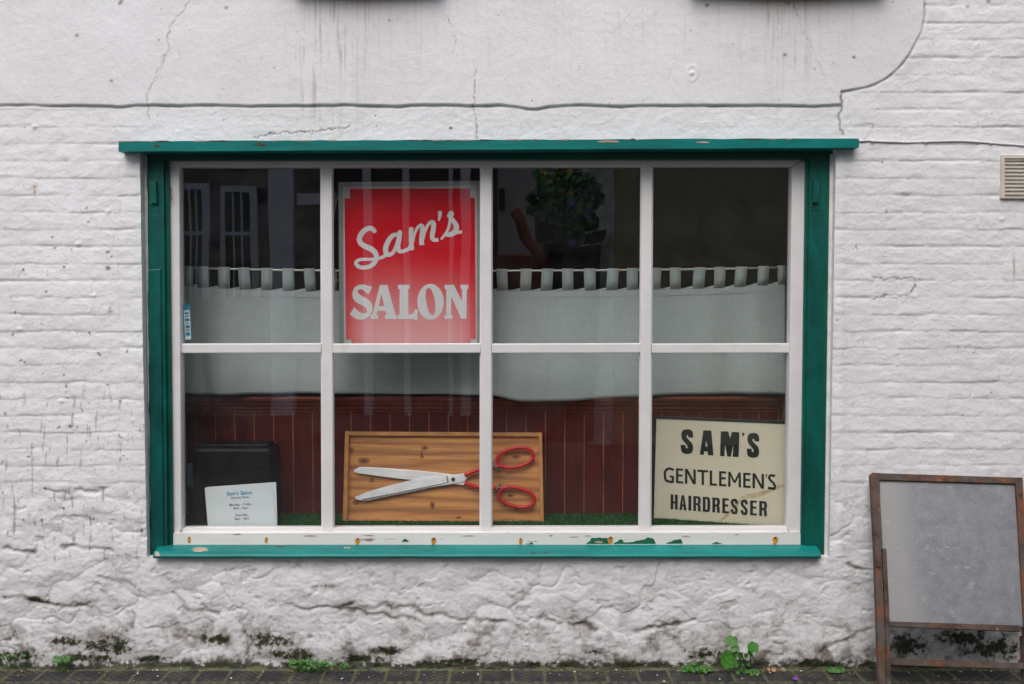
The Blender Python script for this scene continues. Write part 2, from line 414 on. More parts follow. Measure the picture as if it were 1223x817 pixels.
def paving_mat():
    m, N, L, B = nt('blue_black_pavers')
    tc = N.new('ShaderNodeTexCoord')
    at_ = N.new('ShaderNodeAttribute'); at_.attribute_name = 'dirt_tone'
    sp = N.new('ShaderNodeSeparateColor'); L.new(at_.outputs['Color'], sp.inputs[0])
    n = N.new('ShaderNodeTexNoise'); n.inputs['Scale'].default_value = 12; n.inputs['Detail'].default_value = 8
    L.new(tc.outputs['Object'], n.inputs['Vector'])
    x = N.new('ShaderNodeMix'); x.data_type = 'RGBA'
    x.inputs['A'].default_value = (0.012, 0.012, 0.015, 1); x.inputs['B'].default_value = (0.035, 0.030, 0.032, 1)
    L.new(n.outputs['Fac'], x.inputs['Factor'])
    n2 = N.new('ShaderNodeTexNoise'); n2.inputs['Scale'].default_value = 90; n2.inputs['Detail'].default_value = 5
    L.new(tc.outputs['Object'], n2.inputs['Vector'])
    g = N.new('ShaderNodeMix'); g.data_type = 'RGBA'
    g.inputs['A'].default_value = (0.030, 0.038, 0.010, 1); g.inputs['B'].default_value = (0.17, 0.17, 0.09, 1)
    L.new(n2.outputs['Fac'], g.inputs['Factor'])
    y = N.new('ShaderNodeMix'); y.data_type = 'RGBA'
    L.new(sp.outputs[0], y.inputs['Factor']); L.new(x.outputs['Result'], y.inputs['A']); L.new(g.outputs['Result'], y.inputs['B'])
    z = N.new('ShaderNodeMix'); z.data_type = 'RGBA'; z.inputs['B'].default_value = (0.6, 0.58, 0.52, 1)
    L.new(sp.outputs[1], z.inputs['Factor']); L.new(y.outputs['Result'], z.inputs['A'])
    L.new(z.outputs['Result'], B.inputs['Base Color'])
    B.inputs['Roughness'].default_value = 0.55
    bp = N.new('ShaderNodeBump'); bp.inputs['Distance'].default_value = 0.001
    L.new(n2.outputs['Fac'], bp.inputs['Height']); L.new(bp.outputs['Normal'], B.inputs['Normal'])
    return m
M['paving'] = paving_mat()
M['asphalt'] = mat('asphalt', (0.05, 0.05, 0.052), 0.8, var=0.3, vscale=40, bump=0.003, bscale=90)
M['kerb'] = mat('granite_kerb', (0.22, 0.21, 0.2), 0.8, var=0.3, vscale=40)

def stone_mat():
    m, N, L, B = nt('dark_rubble_stone')
    tc = N.new('ShaderNodeTexCoord')
    mp = N.new('ShaderNodeMapping'); mp.inputs['Scale'].default_value = (1, 1, 1.6)
    L.new(tc.outputs['Object'], mp.inputs['Vector'])
    v = N.new('ShaderNodeTexVoronoi'); v.feature = 'DISTANCE_TO_EDGE'; v.inputs['Scale'].default_value = 3.2
    L.new(mp.outputs['Vector'], v.inputs['Vector'])
    v2 = N.new('ShaderNodeTexVoronoi'); v2.inputs['Scale'].default_value = 3.2
    L.new(mp.outputs['Vector'], v2.inputs['Vector'])
    s = N.new('ShaderNodeSeparateColor'); L.new(v2.outputs['Color'], s.inputs[0])
    x = N.new('ShaderNodeMix'); x.data_type = 'RGBA'; x.inputs['A'].default_value = (0.10, 0.09, 0.08, 1); x.inputs['B'].default_value = (0.34, 0.30, 0.26, 1)
    L.new(s.outputs[0], x.inputs['Factor'])
    r = N.new('ShaderNodeMapRange'); r.inputs['From Min'].default_value = 0.02; r.inputs['From Max'].default_value = 0.06; r.inputs['To Min'].default_value = 1; r.inputs['To Max'].default_value = 0
    L.new(v.outputs['Distance'], r.inputs['Value'])
    y = N.new('ShaderNodeMix'); y.data_type = 'RGBA'; y.inputs['B'].default_value = (0.24, 0.22, 0.19, 1)
    L.new(r.outputs['Result'], y.inputs['Factor']); L.new(x.outputs['Result'], y.inputs['A'])
    L.new(y.outputs['Result'], B.inputs['Base Color']); B.inputs['Roughness'].default_value = 0.9
    return m
M['stone'] = stone_mat()
M['pale_render'] = mat('pale_grey_render', (0.78, 0.78, 0.82), 0.85, var=0.1)
M['olive_render'] = mat('olive_brown_render', (0.38, 0.33, 0.20), 0.9, var=0.12, vscale=3)
M['pillar_stone'] = mat('grey_rough_pillar', (0.62, 0.61, 0.56), 0.9, var=0.35, vscale=6)
M['dark_shop'] = mat('dark_shopfront', (0.025, 0.025, 0.03), 0.5)
M['sash'] = mat('grey_sash_paint', (0.66, 0.68, 0.74), 0.6)
M['dark_pane'] = mat('dark_window_pane', (0.012, 0.014, 0.018), 0.1)
M['bin_black'] = mat('black_container', (0.006, 0.006, 0.007), 0.5)
M['basket_leaf'] = mat('basket_leaf', (0.12, 0.26, 0.12), 0.6, var=0.5, vscale=20)
M['yellow_flower'] = mat('yellow_flower', (0.85, 0.6, 0.03), 0.6)
M['violet_flower'] = mat('violet_flower', (0.25, 0.22, 0.6), 0.6)
M['orange_paint'] = mat('orange_red_paint', (0.75, 0.14, 0.05), 0.5)
M['bark'] = mat('bark', (0.08, 0.06, 0.04), 0.9)

def turf_mat():
    m, N, L, B = nt('plastic_turf_blades')
    ge = N.new('ShaderNodeNewGeometry')
    cr = N.new('ShaderNodeValToRGB'); e = cr.color_ramp.elements
    e[0].position = 0.0; e[0].color = (0.002, 0.014, 0.003, 1); e[1].position = 1.0; e[1].color = (0.07, 0.30, 0.045, 1)
    x = e.new(0.6); x.color = (0.016, 0.085, 0.016, 1)
    L.new(ge.outputs['Random Per Island'], cr.inputs['Fac']); L.new(cr.outputs['Color'], B.inputs['Base Color'])
    B.inputs['Roughness'].default_value = 0.6
    B.inputs['Specular IOR Level'].default_value = 0.2
    return m
M['turf'] = turf_mat()

# ------------------------------------------------------------------ mesh helpers
class MB:
    def __init__(self):
        self.v = []; self.f = []; self.m = []; self.mats = []
    def mi(self, m):
        if m not in self.mats: self.mats.append(m)
        return self.mats.index(m)
    def face_set(self, vs, fs, m):
        o = len(self.v); k = self.mi(m)
        self.v += [tuple(p) for p in vs]
        for f in fs:
            self.f.append([i + o for i in f]); self.m.append(k)
    def box(self, x0, x1, y0, y1, z0, z1, m):
        vs = [(x, y, z) for x in (x0, x1) for y in (y0, y1) for z in (z0, z1)]
        self.face_set(vs, [(0, 1, 3, 2), (4, 6, 7, 5), (0, 4, 5, 1), (2, 3, 7, 6), (0, 2, 6, 4), (1, 5, 7, 3)], m)
    def prism(self, pts, ext, m, holes=()):
        """polygon (3d points) extruded by vector ext (pointing away from the viewer)"""
        loops = [[Vector(p) for p in pts]] + [[Vector(p) for p in h] for h in holes]
        flat = [p for l in loops for p in l]
        tris = tessellate_polygon(loops)
        n = len(flat)
        vs = flat + [p + ext for p in flat]
        fs = []
        for t in tris:
            a, b, c = [flat[i] for i in t]
            nn = (b - a).cross(c - a)
            if nn.dot(ext) > 0: t = (t[0], t[2], t[1])
            fs.append(tuple(t)); fs.append(tuple(i + n for i in reversed(t)))
        o = 0
        for l in loops:
            k = len(l)
            for i in range(k):
                j = (i + 1) % k
                fs.append((o + i, o + j, o + j + n, o + i + n))
            o += k
        self.face_set(vs, fs, m)
    def tube(self, pts, r, m, seg=8, closed=False):
        pts = [Vector(p) for p in pts]; n = len(pts)
        rs = r if isinstance(r, (list, tuple)) else [r] * n
        vs = []; up = Vector((0, 1, 0.13)).normalized()
        for i, p in enumerate(pts):
            if closed: t = pts[(i + 1) % n] - pts[(i - 1) % n]
            else: t = pts[min(i + 1, n - 1)] - pts[max(i - 1, 0)]
            t.normalize()
            a = t.cross(up)
            if a.length < 1e-3: a = t.cross(Vector((1, 0, 0)))
            a.normalize(); b = t.cross(a)
            for k in range(seg):
                w = 2 * math.pi * k / seg
                vs.append(p + a * (rs[i] * math.cos(w)) + b * (rs[i] * math.sin(w)))
        fs = []
        for i in range(n if closed else n - 1):
            j = (i + 1) % n
            for k in range(seg):
                l = (k + 1) % seg
                fs.append((i * seg + k, i * seg + l, j * seg + l, j * seg + k))
        if not closed:
            fs.append(tuple(range(seg - 1, -1, -1))); fs.append(tuple((n - 1) * seg + k for k in range(seg)))
        self.face_set(vs, fs, m)
    def build(self, name, parent=None, smooth=False, bevel=0.0, bseg=2):
        me = bpy.data.meshes.new(name)
        me.from_pydata(self.v, [], self.f)
        for m in self.mats: me.materials.append(m)
        me.polygons.foreach_set('material_index', self.m)
        if smooth: me.polygons.foreach_set('use_smooth', [True] * len(self.f))
        me.update()
        o = bpy.data.objects.new(name, me)
        COL.objects.link(o)
        if parent:
            o.parent = parent
            o.matrix_parent_inverse = parent_world(parent).inverted()
        if bevel:
            b = o.modifiers.new('bevel', 'BEVEL'); b.width = bevel; b.segments = bseg; b.limit_method = 'ANGLE'; b.angle_limit = R(40)
            b.harden_normals = False
        return o
def parent_world(o):
    mw = Matrix.Translation(o.location)
    if o.parent: mw = parent_world(o.parent) @ o.matrix_parent_inverse @ mw
    return mw
def thing(name, label, cat, loc=(0, 0, 0), group=None):
    o = bpy.data.objects.new(name, None); COL.objects.link(o); o.location = loc
    o.empty_display_size = 0.1
    return tag(o, label, cat, group)
def tag(o, label, cat, group=None):
    o['label'] = label; o['category'] = cat
    if group: o['group'] = group
    return o
BACK = Vector((0, 1, 0))
def pxprism(mb, pts, Y, depth, m, holes=()):
    mb.prism([at(x, y, Y) for x, y in pts], BACK * depth, m, [[at(x, y, Y) for x, y in h] for h in holes])
def pxrect(mb, x0, y0, x1, y1, Y, depth, m):
    pxprism(mb, [(x0, y0), (x1, y0), (x1, y1), (x0, y1)], Y, depth, m)

# ------------------------------------------------------------------ numpy noise
def _h(ix, iy, seed):
    n = (ix.astype(np.int64) * 374761393 + iy.astype(np.int64) * 668265263 + seed * 1442695041) & 0xffffffff
    n = ((n ^ (n >> 13)) * 1274126177) & 0xffffffff
    n = n ^ (n >> 16)
    return (n & 0xffffff) / float(0xffffff)
def vnoise(x, y, seed=0):
    ix = np.floor(x); iy = np.floor(y); fx = x - ix; fy = y - iy
    fx = fx * fx * fx * (fx * (fx * 6 - 15) + 10); fy = fy * fy * fy * (fy * (fy * 6 - 15) + 10)
    def g(a, b, dx, dy):
        w = _h(a, b, seed) * 2 * np.pi
        return np.cos(w) * dx + np.sin(w) * dy
    ux = x - ix; uy = y - iy
    n00 = g(ix, iy, ux, uy); n10 = g(ix + 1, iy, ux - 1, uy); n01 = g(ix, iy + 1, ux, uy - 1); n11 = g(ix + 1, iy + 1, ux - 1, uy - 1)
    return ((n00 * (1 - fx) + n10 * fx) * (1 - fy) + (n01 * (1 - fx) + n11 * fx) * fy) * 1.5
def fbm(x, y, octs=4, seed=0, gain=0.5):
    a = 1.0; s = np.zeros_like(x); f = 1.0
    for o in range(octs):
        s = s + a * vnoise(x * f + o * 17.3, y * f - o * 9.1, seed + o * 31); a *= gain; f *= 2.03
    return s
def ridged(x, y, octs=3, seed=0):
    a = 1.0; s = np.zeros_like(x); f = 1.0
    for o in range(octs):
        s = s + a * (1 - np.abs(vnoise(x * f + o * 5.1, y * f + o * 3.7, seed + o * 13)) * 2); a *= 0.5; f *= 2.1
    return s
def sstep(a, b, x):
    t = np.clip((x - a) / (b - a), 0, 1); return t * t * (3 - 2 * t)
def worley(x, y, seed=0):
    ix = np.floor(x); iy = np.floor(y)
    f1 = np.full_like(x, 9.0); f2 = np.full_like(x, 9.0); idv = np.zeros_like(x)
    for dx in (-1, 0, 1):
        for dy in (-1, 0, 1):
            cx = ix + dx; cy = iy + dy
            px_ = cx + 0.15 + 0.7 * _h(cx, cy, seed); py_ = cy + 0.15 + 0.7 * _h(cx, cy, seed + 99)
            d = np.hypot(x - px_, y - py_)
            c = _h(cx, cy, seed + 7)
            near = d < f1
            f2 = np.where(near, f1, np.minimum(f2, d))
            idv = np.where(near, c, idv); f1 = np.where(near, d, f1)
    return f1, f2, idv
def polydist(px, py, pts):
    d = np.full_like(px, 1e9)
    for (x0, y0), (x1, y1) in zip(pts[:-1], pts[1:]):
        vx, vy = x1 - x0, y1 - y0
        t = np.clip(((px - x0) * vx + (py - y0) * vy) / (vx * vx + vy * vy), 0, 1)
        d = np.minimum(d, np.hypot(px - x0 - t * vx, py - y0 - t * vy))
    return d
def gauss(a): return np.exp(-a * a)

# ------------------------------------------------------------------ the building
building = thing('shop_building', 'old white painted brick and rubble shop front around the green framed window', 'building', (0, 0, 0))

XL, XR = at(171, 400).x, at(994.5, 400).x
ZT, ZB = at(611, 179).z, at(611, 665.5).z
def axis(segs):
    out = []
    for a, b, st in segs:
        n = max(1, int(round((b - a) / st)))
        out.append(np.linspace(a, b, n, endpoint=False))
    out.append(np.array([segs[-1][1]]))
    return np.concatenate(out)
ST = 0.0046
xs = axis([(-6, -2.45, 0.03), (-2.45, XL, ST), (XL, XR, ST), (XR, 2.45, ST), (2.45, 6, 0.03)])
zs = axis([(-0.12, ZB, ST), (ZB, ZT, ST), (ZT, 2.95, ST), (2.95, 6.5, 0.04)])
GX, GZ = np.meshgrid(xs, zs)
dz_ = GZ - CAM.z; dep = -CAM.y * math.cos(TH) - dz_ * math.sin(TH)
PX = 611.5 + F * GX / dep
PY = 408.5 - F * (-CAM.y * math.sin(TH) + dz_ * math.cos(TH)) / dep

def wall_fields(PX, PY, GX, GZ):
    wx = GX + 0.012 * fbm(GX * 6, GZ * 6, 2, 5); wz = GZ + 0.0032 * fbm(GX * 6, GZ * 9, 4, 6)
    # --- which zone
    edge_y = 126 + 1.6 * fbm(PX / 55, PX * 0 + 2, 3, 3) + 3.5 * gauss((PX - 640) / 22)
    arc_cx, arc_cy, arc_r = 1004.0, 8.0, 99.0
    inside_arc = (np.hypot((PX - arc_cx), (PY - arc_cy) * 0.98) < arc_r + 1.5 * fbm(PX / 40, PY / 40, 2, 14))
    sd_arc = arc_r - np.hypot(PX - arc_cx, (PY - arc_cy) * 0.98) + 1.5 * fbm(PX / 40, PY / 40, 2, 14)
    sd_low = edge_y - PY
    # signed distance-like field: positive inside the smooth render
    left = np.where(PX < 1004, sd_low, -50)
    right = np.where(PX >= 1004, sd_arc, -50)
    right = np.where((PX >= 1004) & (PY < 8), arc_cx + arc_r - PX, right)
    sd = np.maximum(left, right)
    render = sstep(-1.0, 1.6, sd)
    rubble = sstep(545, 625, PY + 18 * fbm(GX * 3, GZ * 3, 2, 8))
    rubble = np.maximum(rubble, sstep(655, 668, PY))
    around_lintel = sstep(150, 190, PX) * (1 - sstep(1000, 1030, PX)) * (1 - sstep(170, 200, PY))
    brick = (1 - render) * (1 - rubble) * (1 - 0.92 * around_lintel)
    brick = brick * (1 - 0.6 * (1 - sstep(140, 158, PY)) * (PX < 1004))
    # --- courses
    zc = 0.0735
    z172 = at(100, 172).z
    c = (z172 - wz) / zc
    row = np.floor(c); v = c - row
    length = 0.225
    u = wx / length + 0.5 * (row % 2) + 0.13 * _h(row, row * 0, 4)
    colb = np.floor(u); uu = u - colb
    rnd = _h(row, colb, 21); rnd2 = _h(row, colb, 22); rnd3 = _h(row, colb, 23)
    dj = np.minimum(v, 1 - v) * zc
    jm = 0.15 + 0.75 * sstep(-0.2, 0.8, fbm(GX * 5.0, GZ * 11, 4, 44))      # joints partly filled with paint
    joint = np.exp(-(dj / 0.0075) ** 2) * jm
    djv = np.minimum(uu, 1 - uu) * length
    vjoint = np.exp(-(djv / 0.007) ** 2) * (0.55 * sstep(0.35, 0.9, rnd))
    brick_h = -0.0034 * joint - 0.0028 * vjoint + (rnd2 - 0.5) * 0.0022 + (v - 0.5) * 0.0016 * (0.4 + rnd3) + 0.0012 * vnoise(GX * 14, GZ * 22, 31)
    # sharp lower arris of each course
    brick_h += -0.0009 * sstep(0.86, 0.97, v) * jm
    h = brick * (brick_h + 0.004)
    # --- common lumpiness
    h += 0.0045 * fbm(GX * 2.1, GZ * 2.1, 3, 50) * (1 - 0.5 * render)
    rough = (1 - render)
    h += rough * 0.0012 * fbm(GX * 15, GZ * 19, 5, 51, 0.66)
    cr = ridged(GX * 13 + 2 * fbm(GX * 4, GZ * 4, 2, 53), GZ * 19, 3, 52)
    h += rough * (1 - rubble) * 0.0020 * np.clip(cr - 1.15, 0, 1)
    # --- smooth render
    h += render * (0.0085 + 0.0010 * fbm(GX * 7, GZ * 7, 4, 60, 0.55) + 0.0005 * fbm(GX * 40 + GZ * 30, GZ * 22 - GX * 20, 3, 61))
    tm = ridged(GX * 6 + GZ * 4, GZ * 9 - GX * 3, 2, 63)
    h += render * 0.0009 * np.clip(tm - 1.30, 0, 1) * sstep(0, 0.4, fbm(GX * 2, GZ * 2, 2, 64))
    groove = np.exp(-((sd + 1.3) / 1.1) ** 2) * (0.75 + 0.4 * vnoise(PX / 30, PY / 30, 66))
    h -= 0.006 * groove
    # --- rubble base
    qx = GX * 3.0 + 0.55 * fbm(GX * 2.6, GZ * 3, 3, 70); qz = GZ * 5.4 + 0.6 * fbm(GX * 3, GZ * 2.5, 3, 71)
    f1, f2, idw = worley(qx, qz, 5)
    e = f2 - f1
    dome = np.clip(1 - f1 * 1.15, 0, 1)
    rb = 0.022 * np.sqrt(dome) + 0.006 * (idw - 0.5) - 0.004 * np.exp(-(e / 0.05) ** 2) * sstep(-0.1, 0.45, fbm(GX * 2, GZ * 2, 2, 74))
    rb += 0.0072 * fbm(GX * 5 + GZ * 2, GZ * 7, 6, 72, 0.50)
    rg = ridged(GX * 7 + 1.5 * fbm(GX * 3, GZ * 3, 2, 75), GZ * 12 + GX * 2.5, 4, 73)
    rb += 0.0008 * (rg - 1.1) + 0.0012 * (ridged(GX * 24 + GZ * 9 + 2 * fbm(GX * 5, GZ * 5, 2, 79), GZ * 34 - GX * 8, 3, 80) - 1.1)
    pit = sstep(0.55, 0.95, fbm(GX * 9, GZ * 13, 4, 77, 0.6))
    rb -= 0.006 * pit
    pit2 = sstep(0.45, 0.9, fbm(GX * 30, GZ * 34, 3, 78, 0.6))
    rb -= 0.002 * pit2
    under = sstep(660, 700, PY)
    h += rubble * (rb - 0.010 + 0.012 * sstep(720, 800, PY)) * (0.58 + 0.16 * under)
    # hand-placed clefts of the base
    clefts = [[(8, 715), (28, 712), (60, 722), (110, 725)], [(75, 655), (85, 650), (130, 657)], [(205, 712), (222, 725), (250, 731), (262, 735)],
              [(340, 722), (372, 727), (420, 722)], [(405, 725), (440, 733), (470, 735), (500, 742)], [(430, 727), (470, 722), (520, 735), (600, 742)],
              [(640, 738), (700, 746), (708, 752)], [(1010, 672), (1030, 680), (1040, 678)], [(760, 755), (800, 745), (830, 740)],
              [(980, 775), (1010, 760), (1040, 752)], [(295, 757), (297, 780)], [(55, 585), (80, 588), (130, 586)], [(155, 735), (157, 750)],
              [(8, 655), (40, 660)], [(120, 690), (160, 700)]]
    cl = np.full_like(PX, 1e9)
    jx = PX + 5 * fbm(PX / 25, PY / 25, 3, 81); jy = PY + 4 * fbm(PX / 22, PY / 22, 3, 82)
    for c_ in clefts: cl = np.minimum(cl, polydist(jx, jy, c_))
    cleft = np.exp(-(cl / 2.6) ** 2)
    h -= 0.008 * cleft * (0.5 + 0.6 * sstep(-.3, .5, fbm(GX * 9, GZ * 9, 2, 83)))
    # --- window margin: thick paint edge
    mL = np.exp(-((PX - 163) / 9) ** 2) * ((PY > 180) & (PY < 665)); mR = np.exp(-((PX - 1004) / 6) ** 2) * ((PY > 185) & (PY < 665))
    h += 0.004 * mR + 0.002 * mL
    # cracks in the upper render
    cracks = [([(228, -5), (224, 8), (206, 30), (201, 42), (201, 60), (196, 76), (187, 88), (184, 100), (177, 112), (176, 126), (177, 142)], 0.6),
              ([(568, 84), (567, 105), (566, 128), (569, 150), (570, 168)], 0.8), ([(534, 18), (541, 36), (545, 52), (541, 66)], 0.4),
              ([(303, 165), (318, 161), (345, 158), (372, 157), (398, 154), (416, 152)], 0.9), ([(1003, 112), (1005, 124), (1002, 140), (1006, 160)], 1.6),
              ([(985, 95), (970, 60), (955, 30), (948, 5)], 0.35), ([(928, 0), (928, 150)], 0.25), ([(1030, 148), (1044, 150), (1030, 170)], 0.5),
              ([(1040, 332), (1058, 333), (1092, 332), (1093, 342), (1085, 354), (1060, 352), (1040, 357)], 0.8),
              ([(194, 65), (196, 82), (188, 96)], 0.3), ([(212, 60), (217, 74)], 0.3)]
    ck = np.zeros_like(PX)
    kx = PX + 2.4 * fbm(PX / 9, PY / 9, 3, 91); ky = PY + 2.4 * fbm(PX / 9, PY / 9, 3, 92)
    for pts, w in cracks: ck = np.maximum(ck, min(w, 1) * np.exp(-(polydist(kx, ky, pts) / (0.75 * max(w, 0.8))) ** 2))
    h -= 0.003 * ck
    # small knobs and plugs
    knobs = [(129, 253), (94, 292), (113, 353), (132, 370), (74, 479), (826, 88), (1196, 262), (42, 152), (24, 393)]
    for kx_, ky_ in knobs: h += 0.006 * np.exp(-(((PX - kx_) / 3.0) ** 2 + ((PY - ky_) / 2.4) ** 2))
    h += 0.002 * (np.exp(-((np.hypot((PX - 826) / 6, (PY - 88) / 9) - 1) / 0.25) ** 2))
    # ---------------- dirt masks; g also holds painted shade of the sills
    n1 = fbm(GX * 9, GZ * 9, 4, 101, 0.6); n2 = fbm(GX * 40, GZ * 40, 4, 102, 0.7)
    g = 0.60 * gauss((PX - 440) / 85) * np.exp(-np.clip(PY, 0, None) / 16) + 0.8 * gauss((PX - 935) / 100) * np.exp(-np.clip(PY, 0, None) / 14)  # stains below the upper sills, their soft shadow painted in with them
    g += 0.22 * gauss((PX - 960) / 95) * np.exp(-np.clip(PY, 0, None) / 60) + 0.15 * gauss((PX - 430) / 70) * np.exp(-np.clip(PY, 0, None) / 60)
    st = fbm(PX / 5.0, PY / 200 + 3, 4, 103, 0.75)
    sx = sstep(345, 365, PX) * (1 - sstep(400, 470, PX)) * (1 - sstep(90, 230, PY)) * 0.8
    sx += sstep(905, 925, PX) * (1 - sstep(930, 985, PX)) * (1 - sstep(80, 170, PY)) * 0.6
    sx += 0.25 * (1 - sstep(40, 125, PY)) * sstep(300, 360, PX) * (1 - sstep(1010, 1060, PX))
    g += sx * sstep(0.0, 1.1, st) * 0.40 * (0.5 + 0.6 * sstep(-0.4, 0.6, fbm(PX / 14, PY / 45, 3, 120)))
    # drip stains low on the left pier
    sl = (1 - sstep(165, 180, PX)) * sstep(430, 500, PY) * (1 - sstep(640, 700, PY))
    g += sl * sstep(0.48, 0.95, fbm(PX / 7.0, PY / 38, 3, 104, 0.65)) * 0.5
    g += sl * sstep(0.85, 1.05, fbm(PX / 6.0, PY / 9, 3, 105, 0.6)) * 0.6
    g += 0.9 * ck + 0.62 * np.clip(groove, 0, 1) * (0.75 + 0.5 * n1)  # cracks and the groove along the render edge darkened
    cav = np.clip(-(h - 0.0) / 0.02, 0, 1)
    g += rubble * (0.10 * sstep(0.2, 0.9, n1) + 0.16 * pit + 0.10 * pit2 + 0.40 * cleft + 0.22 * np.exp(-(e / 0.035) ** 2) * sstep(0.0, 0.4, n1))
    g += rubble * sstep(690, 800, PY) * (0.10 + 0.50 * sstep(0.0, 0.8, n1) + 0.25 * sstep(0.1, 0.9, fbm(GX * 22, GZ * 22, 4, 110, 0.65)))
    g += rubble * 0.30 * sstep(0.1, 0.8, fbm(GX * 17, GZ * 24, 4, 111, 0.65)) * sstep(0.0, 0.5, fbm(GX * 3, GZ * 4, 2, 112))
    g += 0.05 * sstep(1050, 1075, PX) * sstep(735, 755, PY)
    g += 0.09 * rubble * under
    g += brick * 0.22 * joint * sstep(0.0, 0.5, n1)
    # small brown chips
    ch = sstep(0.84, 0.89, fbm(GX * 26, GZ * 22, 2, 107, 0.5)) * (PX < 175) * (PY > 270) * (PY < 640)
    g += 0.8 * ch
    sp_ = sstep(1.12, 1.18, fbm(GX * 33, GZ * 33, 2, 108, 0.5))
    g += 0.6 * sp_
    for (x, y) in [(144, 5), (1180, 2), (134, 97), (93, 43), (146, 2), (271, 10), (940, 4), (937, 66), (844, 7), (1019, 69), (1155, 8), (132, 368)]:
        g += 0.9 * np.exp(-(((PX - x) / 2.2) ** 2 + ((PY - y) / 1.8) ** 2))
    g *= 1 - 0.0 * render
    # mould and moss near the ground
    damp = [(20, 783, 50, 9), (85, 766, 26, 8), (130, 772, 36, 12), (100, 784, 45, 8), (182, 786, 30, 5), (258, 764, 22, 7), (325, 766, 34, 10), (335, 780, 50, 8), (466, 776, 20, 6),
            (545, 789, 50, 5), (655, 792, 42, 4), (706, 778, 17, 5), (705, 791, 22, 5), (755, 794, 22, 5), (845, 780, 30, 9), (1012, 798, 34, 10), (960, 790, 30, 6), (1085, 770, 28, 14), (1150, 762, 40, 12),
            (1100, 794, 50, 8), (1190, 775, 40, 18), (430, 786, 30, 5), (395, 700, 12, 4), (40, 716, 14, 5)]
    E = np.zeros_like(PX)
    for (ax, ay, arx, ary) in damp: E = np.maximum(E, np.exp(-((PX - ax) / arx) ** 2 - ((PY - ay) / ary) ** 2))
    n3 = fbm(GX * 75, GZ * 75, 3, 113, 0.65)
    mo = sstep(0.52, 0.82, 0.95 * E + 0.28 * n1 + 0.36 * n2 + 0.16 * n3)
    mo = np.maximum(mo, sstep(0.35, 0.7, 0.5 * n1 + 0.4 * n2 + sstep(780, 797, PY)) * sstep(781, 792, PY) * 0.95)
    g += 0.45 * np.clip(E, 0, 1) + 0.16 * sstep(0.35, 1.1, n2 + 0.5 * n3) * sstep(700, 790, PY)
    mo = np.maximum(mo, 0.35 * cleft * sstep(0.2, 0.8, n1 + 0.3) * rubble)
    ru = np.zeros_like(PX)
    for (x, y, a, b) in [(42, 223, 2.5, 2.0), (42, 230, 1.2, 4), (1058, 253, 1.5, 2.2), (1210, 318, 1.0, 13), (66, 667, 1.0, 4), (30, 152, 1.0, 1.0)]:
        ru = np.maximum(ru, np.exp(-(((PX - x) / a) ** 2 + ((PY - y) / b) ** 2)))
    return h, np.clip(g, 0, 0.93), np.clip(mo, 0, 1), ru * 0.9
need = ~((GX > XL + 0.02) & (GX < XR - 0.02) & (GZ > ZB + 0.02) & (GZ < ZT - 0.02))
H, G_, MO, RU = [np.zeros_like(PX) for _ in range(4)]
H[need], G_[need], MO[need], RU[need] = wall_fields(PX[need], PY[need], GX[need], GZ[need])

def grid_mesh(name, X, Y, Z, masks, material, keep=None):
    nz, nx = X.shape
    co = np.stack([X, Y, Z], -1).reshape(-1, 3).astype(np.float32)
    idx = np.arange(nz * nx).reshape(nz, nx)
    q = np.stack([idx[:-1, :-1], idx[:-1, 1:], idx[1:, 1:], idx[1:, :-1]], -1)
    if keep is not None: q = q[keep]
    q = q.reshape(-1, 4)
    me = bpy.data.meshes.new(name)
    me.vertices.add(len(co)); me.vertices.foreach_set('co', co.ravel())
    me.loops.add(q.size); me.loops.foreach_set('vertex_index', q.ravel().astype(np.int32))
    me.polygons.add(len(q)); me.polygons.foreach_set('loop_start', np.arange(0, q.size, 4, dtype=np.int32))
    me.polygons.foreach_set('use_smooth', np.ones(len(q), dtype=bool))
    me.update(calc_edges=True)
    at_ = me.attributes.new('dirt_tone', 'FLOAT_COLOR', 'POINT')
    c = np.ones((len(co), 4), np.float32)
    for k, mk in enumerate(masks): c[:, k] = mk.ravel()
    at_.data.foreach_set('color', c.ravel())
    me.materials.append(material)
    o = bpy.data.objects.new(name, me); COL.objects.link(o)
    return o
cxm = (xs[:-1] + xs[1:]) / 2; czm = (zs[:-1] + zs[1:]) / 2
hole = ((cxm[None, :] > XL) & (cxm[None, :] < XR) & (czm[:, None] > ZB) & (czm[:, None] < ZT))
wall = grid_mesh('wall', GX, -H, GZ, (G_, MO, RU), M['wall'], ~hole)
wall.parent = building
# reveals: the thickness of the wall around the opening
iL = int(np.argmin(abs(xs - XL))); iR = int(np.argmin(abs(xs - XR))); jB = int(np.argmin(abs(zs - ZB))); jT = int(np.argmin(abs(zs - ZT)))
rv = MB()
def strip(pts_front):
    vs = []; fs = []
    for p in pts_front: vs += [p, (p[0], 0.10, p[2])]
    for i in range(len(pts_front) - 1): fs.append((2 * i, 2 * i + 1, 2 * i + 3, 2 * i + 2))
    rv.face_set(vs, fs, M['reveal'])
strip([(xs[iL], -H[j, iL], zs[j]) for j in range(jB, jT + 1, 3)] + [(xs[iL], -H[jT, iL], zs[jT])])
strip([(xs[iR], -H[j, iR], zs[j]) for j in range(jB, jT + 1, 3)] + [(xs[iR], -H[jT, iR], zs[jT])])
strip([(xs[i], -H[jB, i], zs[jB]) for i in range(iL, iR + 1, 3)] + [(xs[iR], -H[jB, iR], zs[jB])])
strip([(xs[i], -H[jT, i], zs[jT]) for i in range(iL, iR + 1, 3)] + [(xs[iR], -H[jT, iR], zs[jT])])
pxprism(rv, [(168, 184), (175.8, 184), (180.6, 669), (168, 669)], 0.046, 0.05, M['reveal'])
pxprism(rv, [(991.6, 184), (999, 184), (999, 664), (984.8, 664)], 0.030, 0.06, M['reveal'])
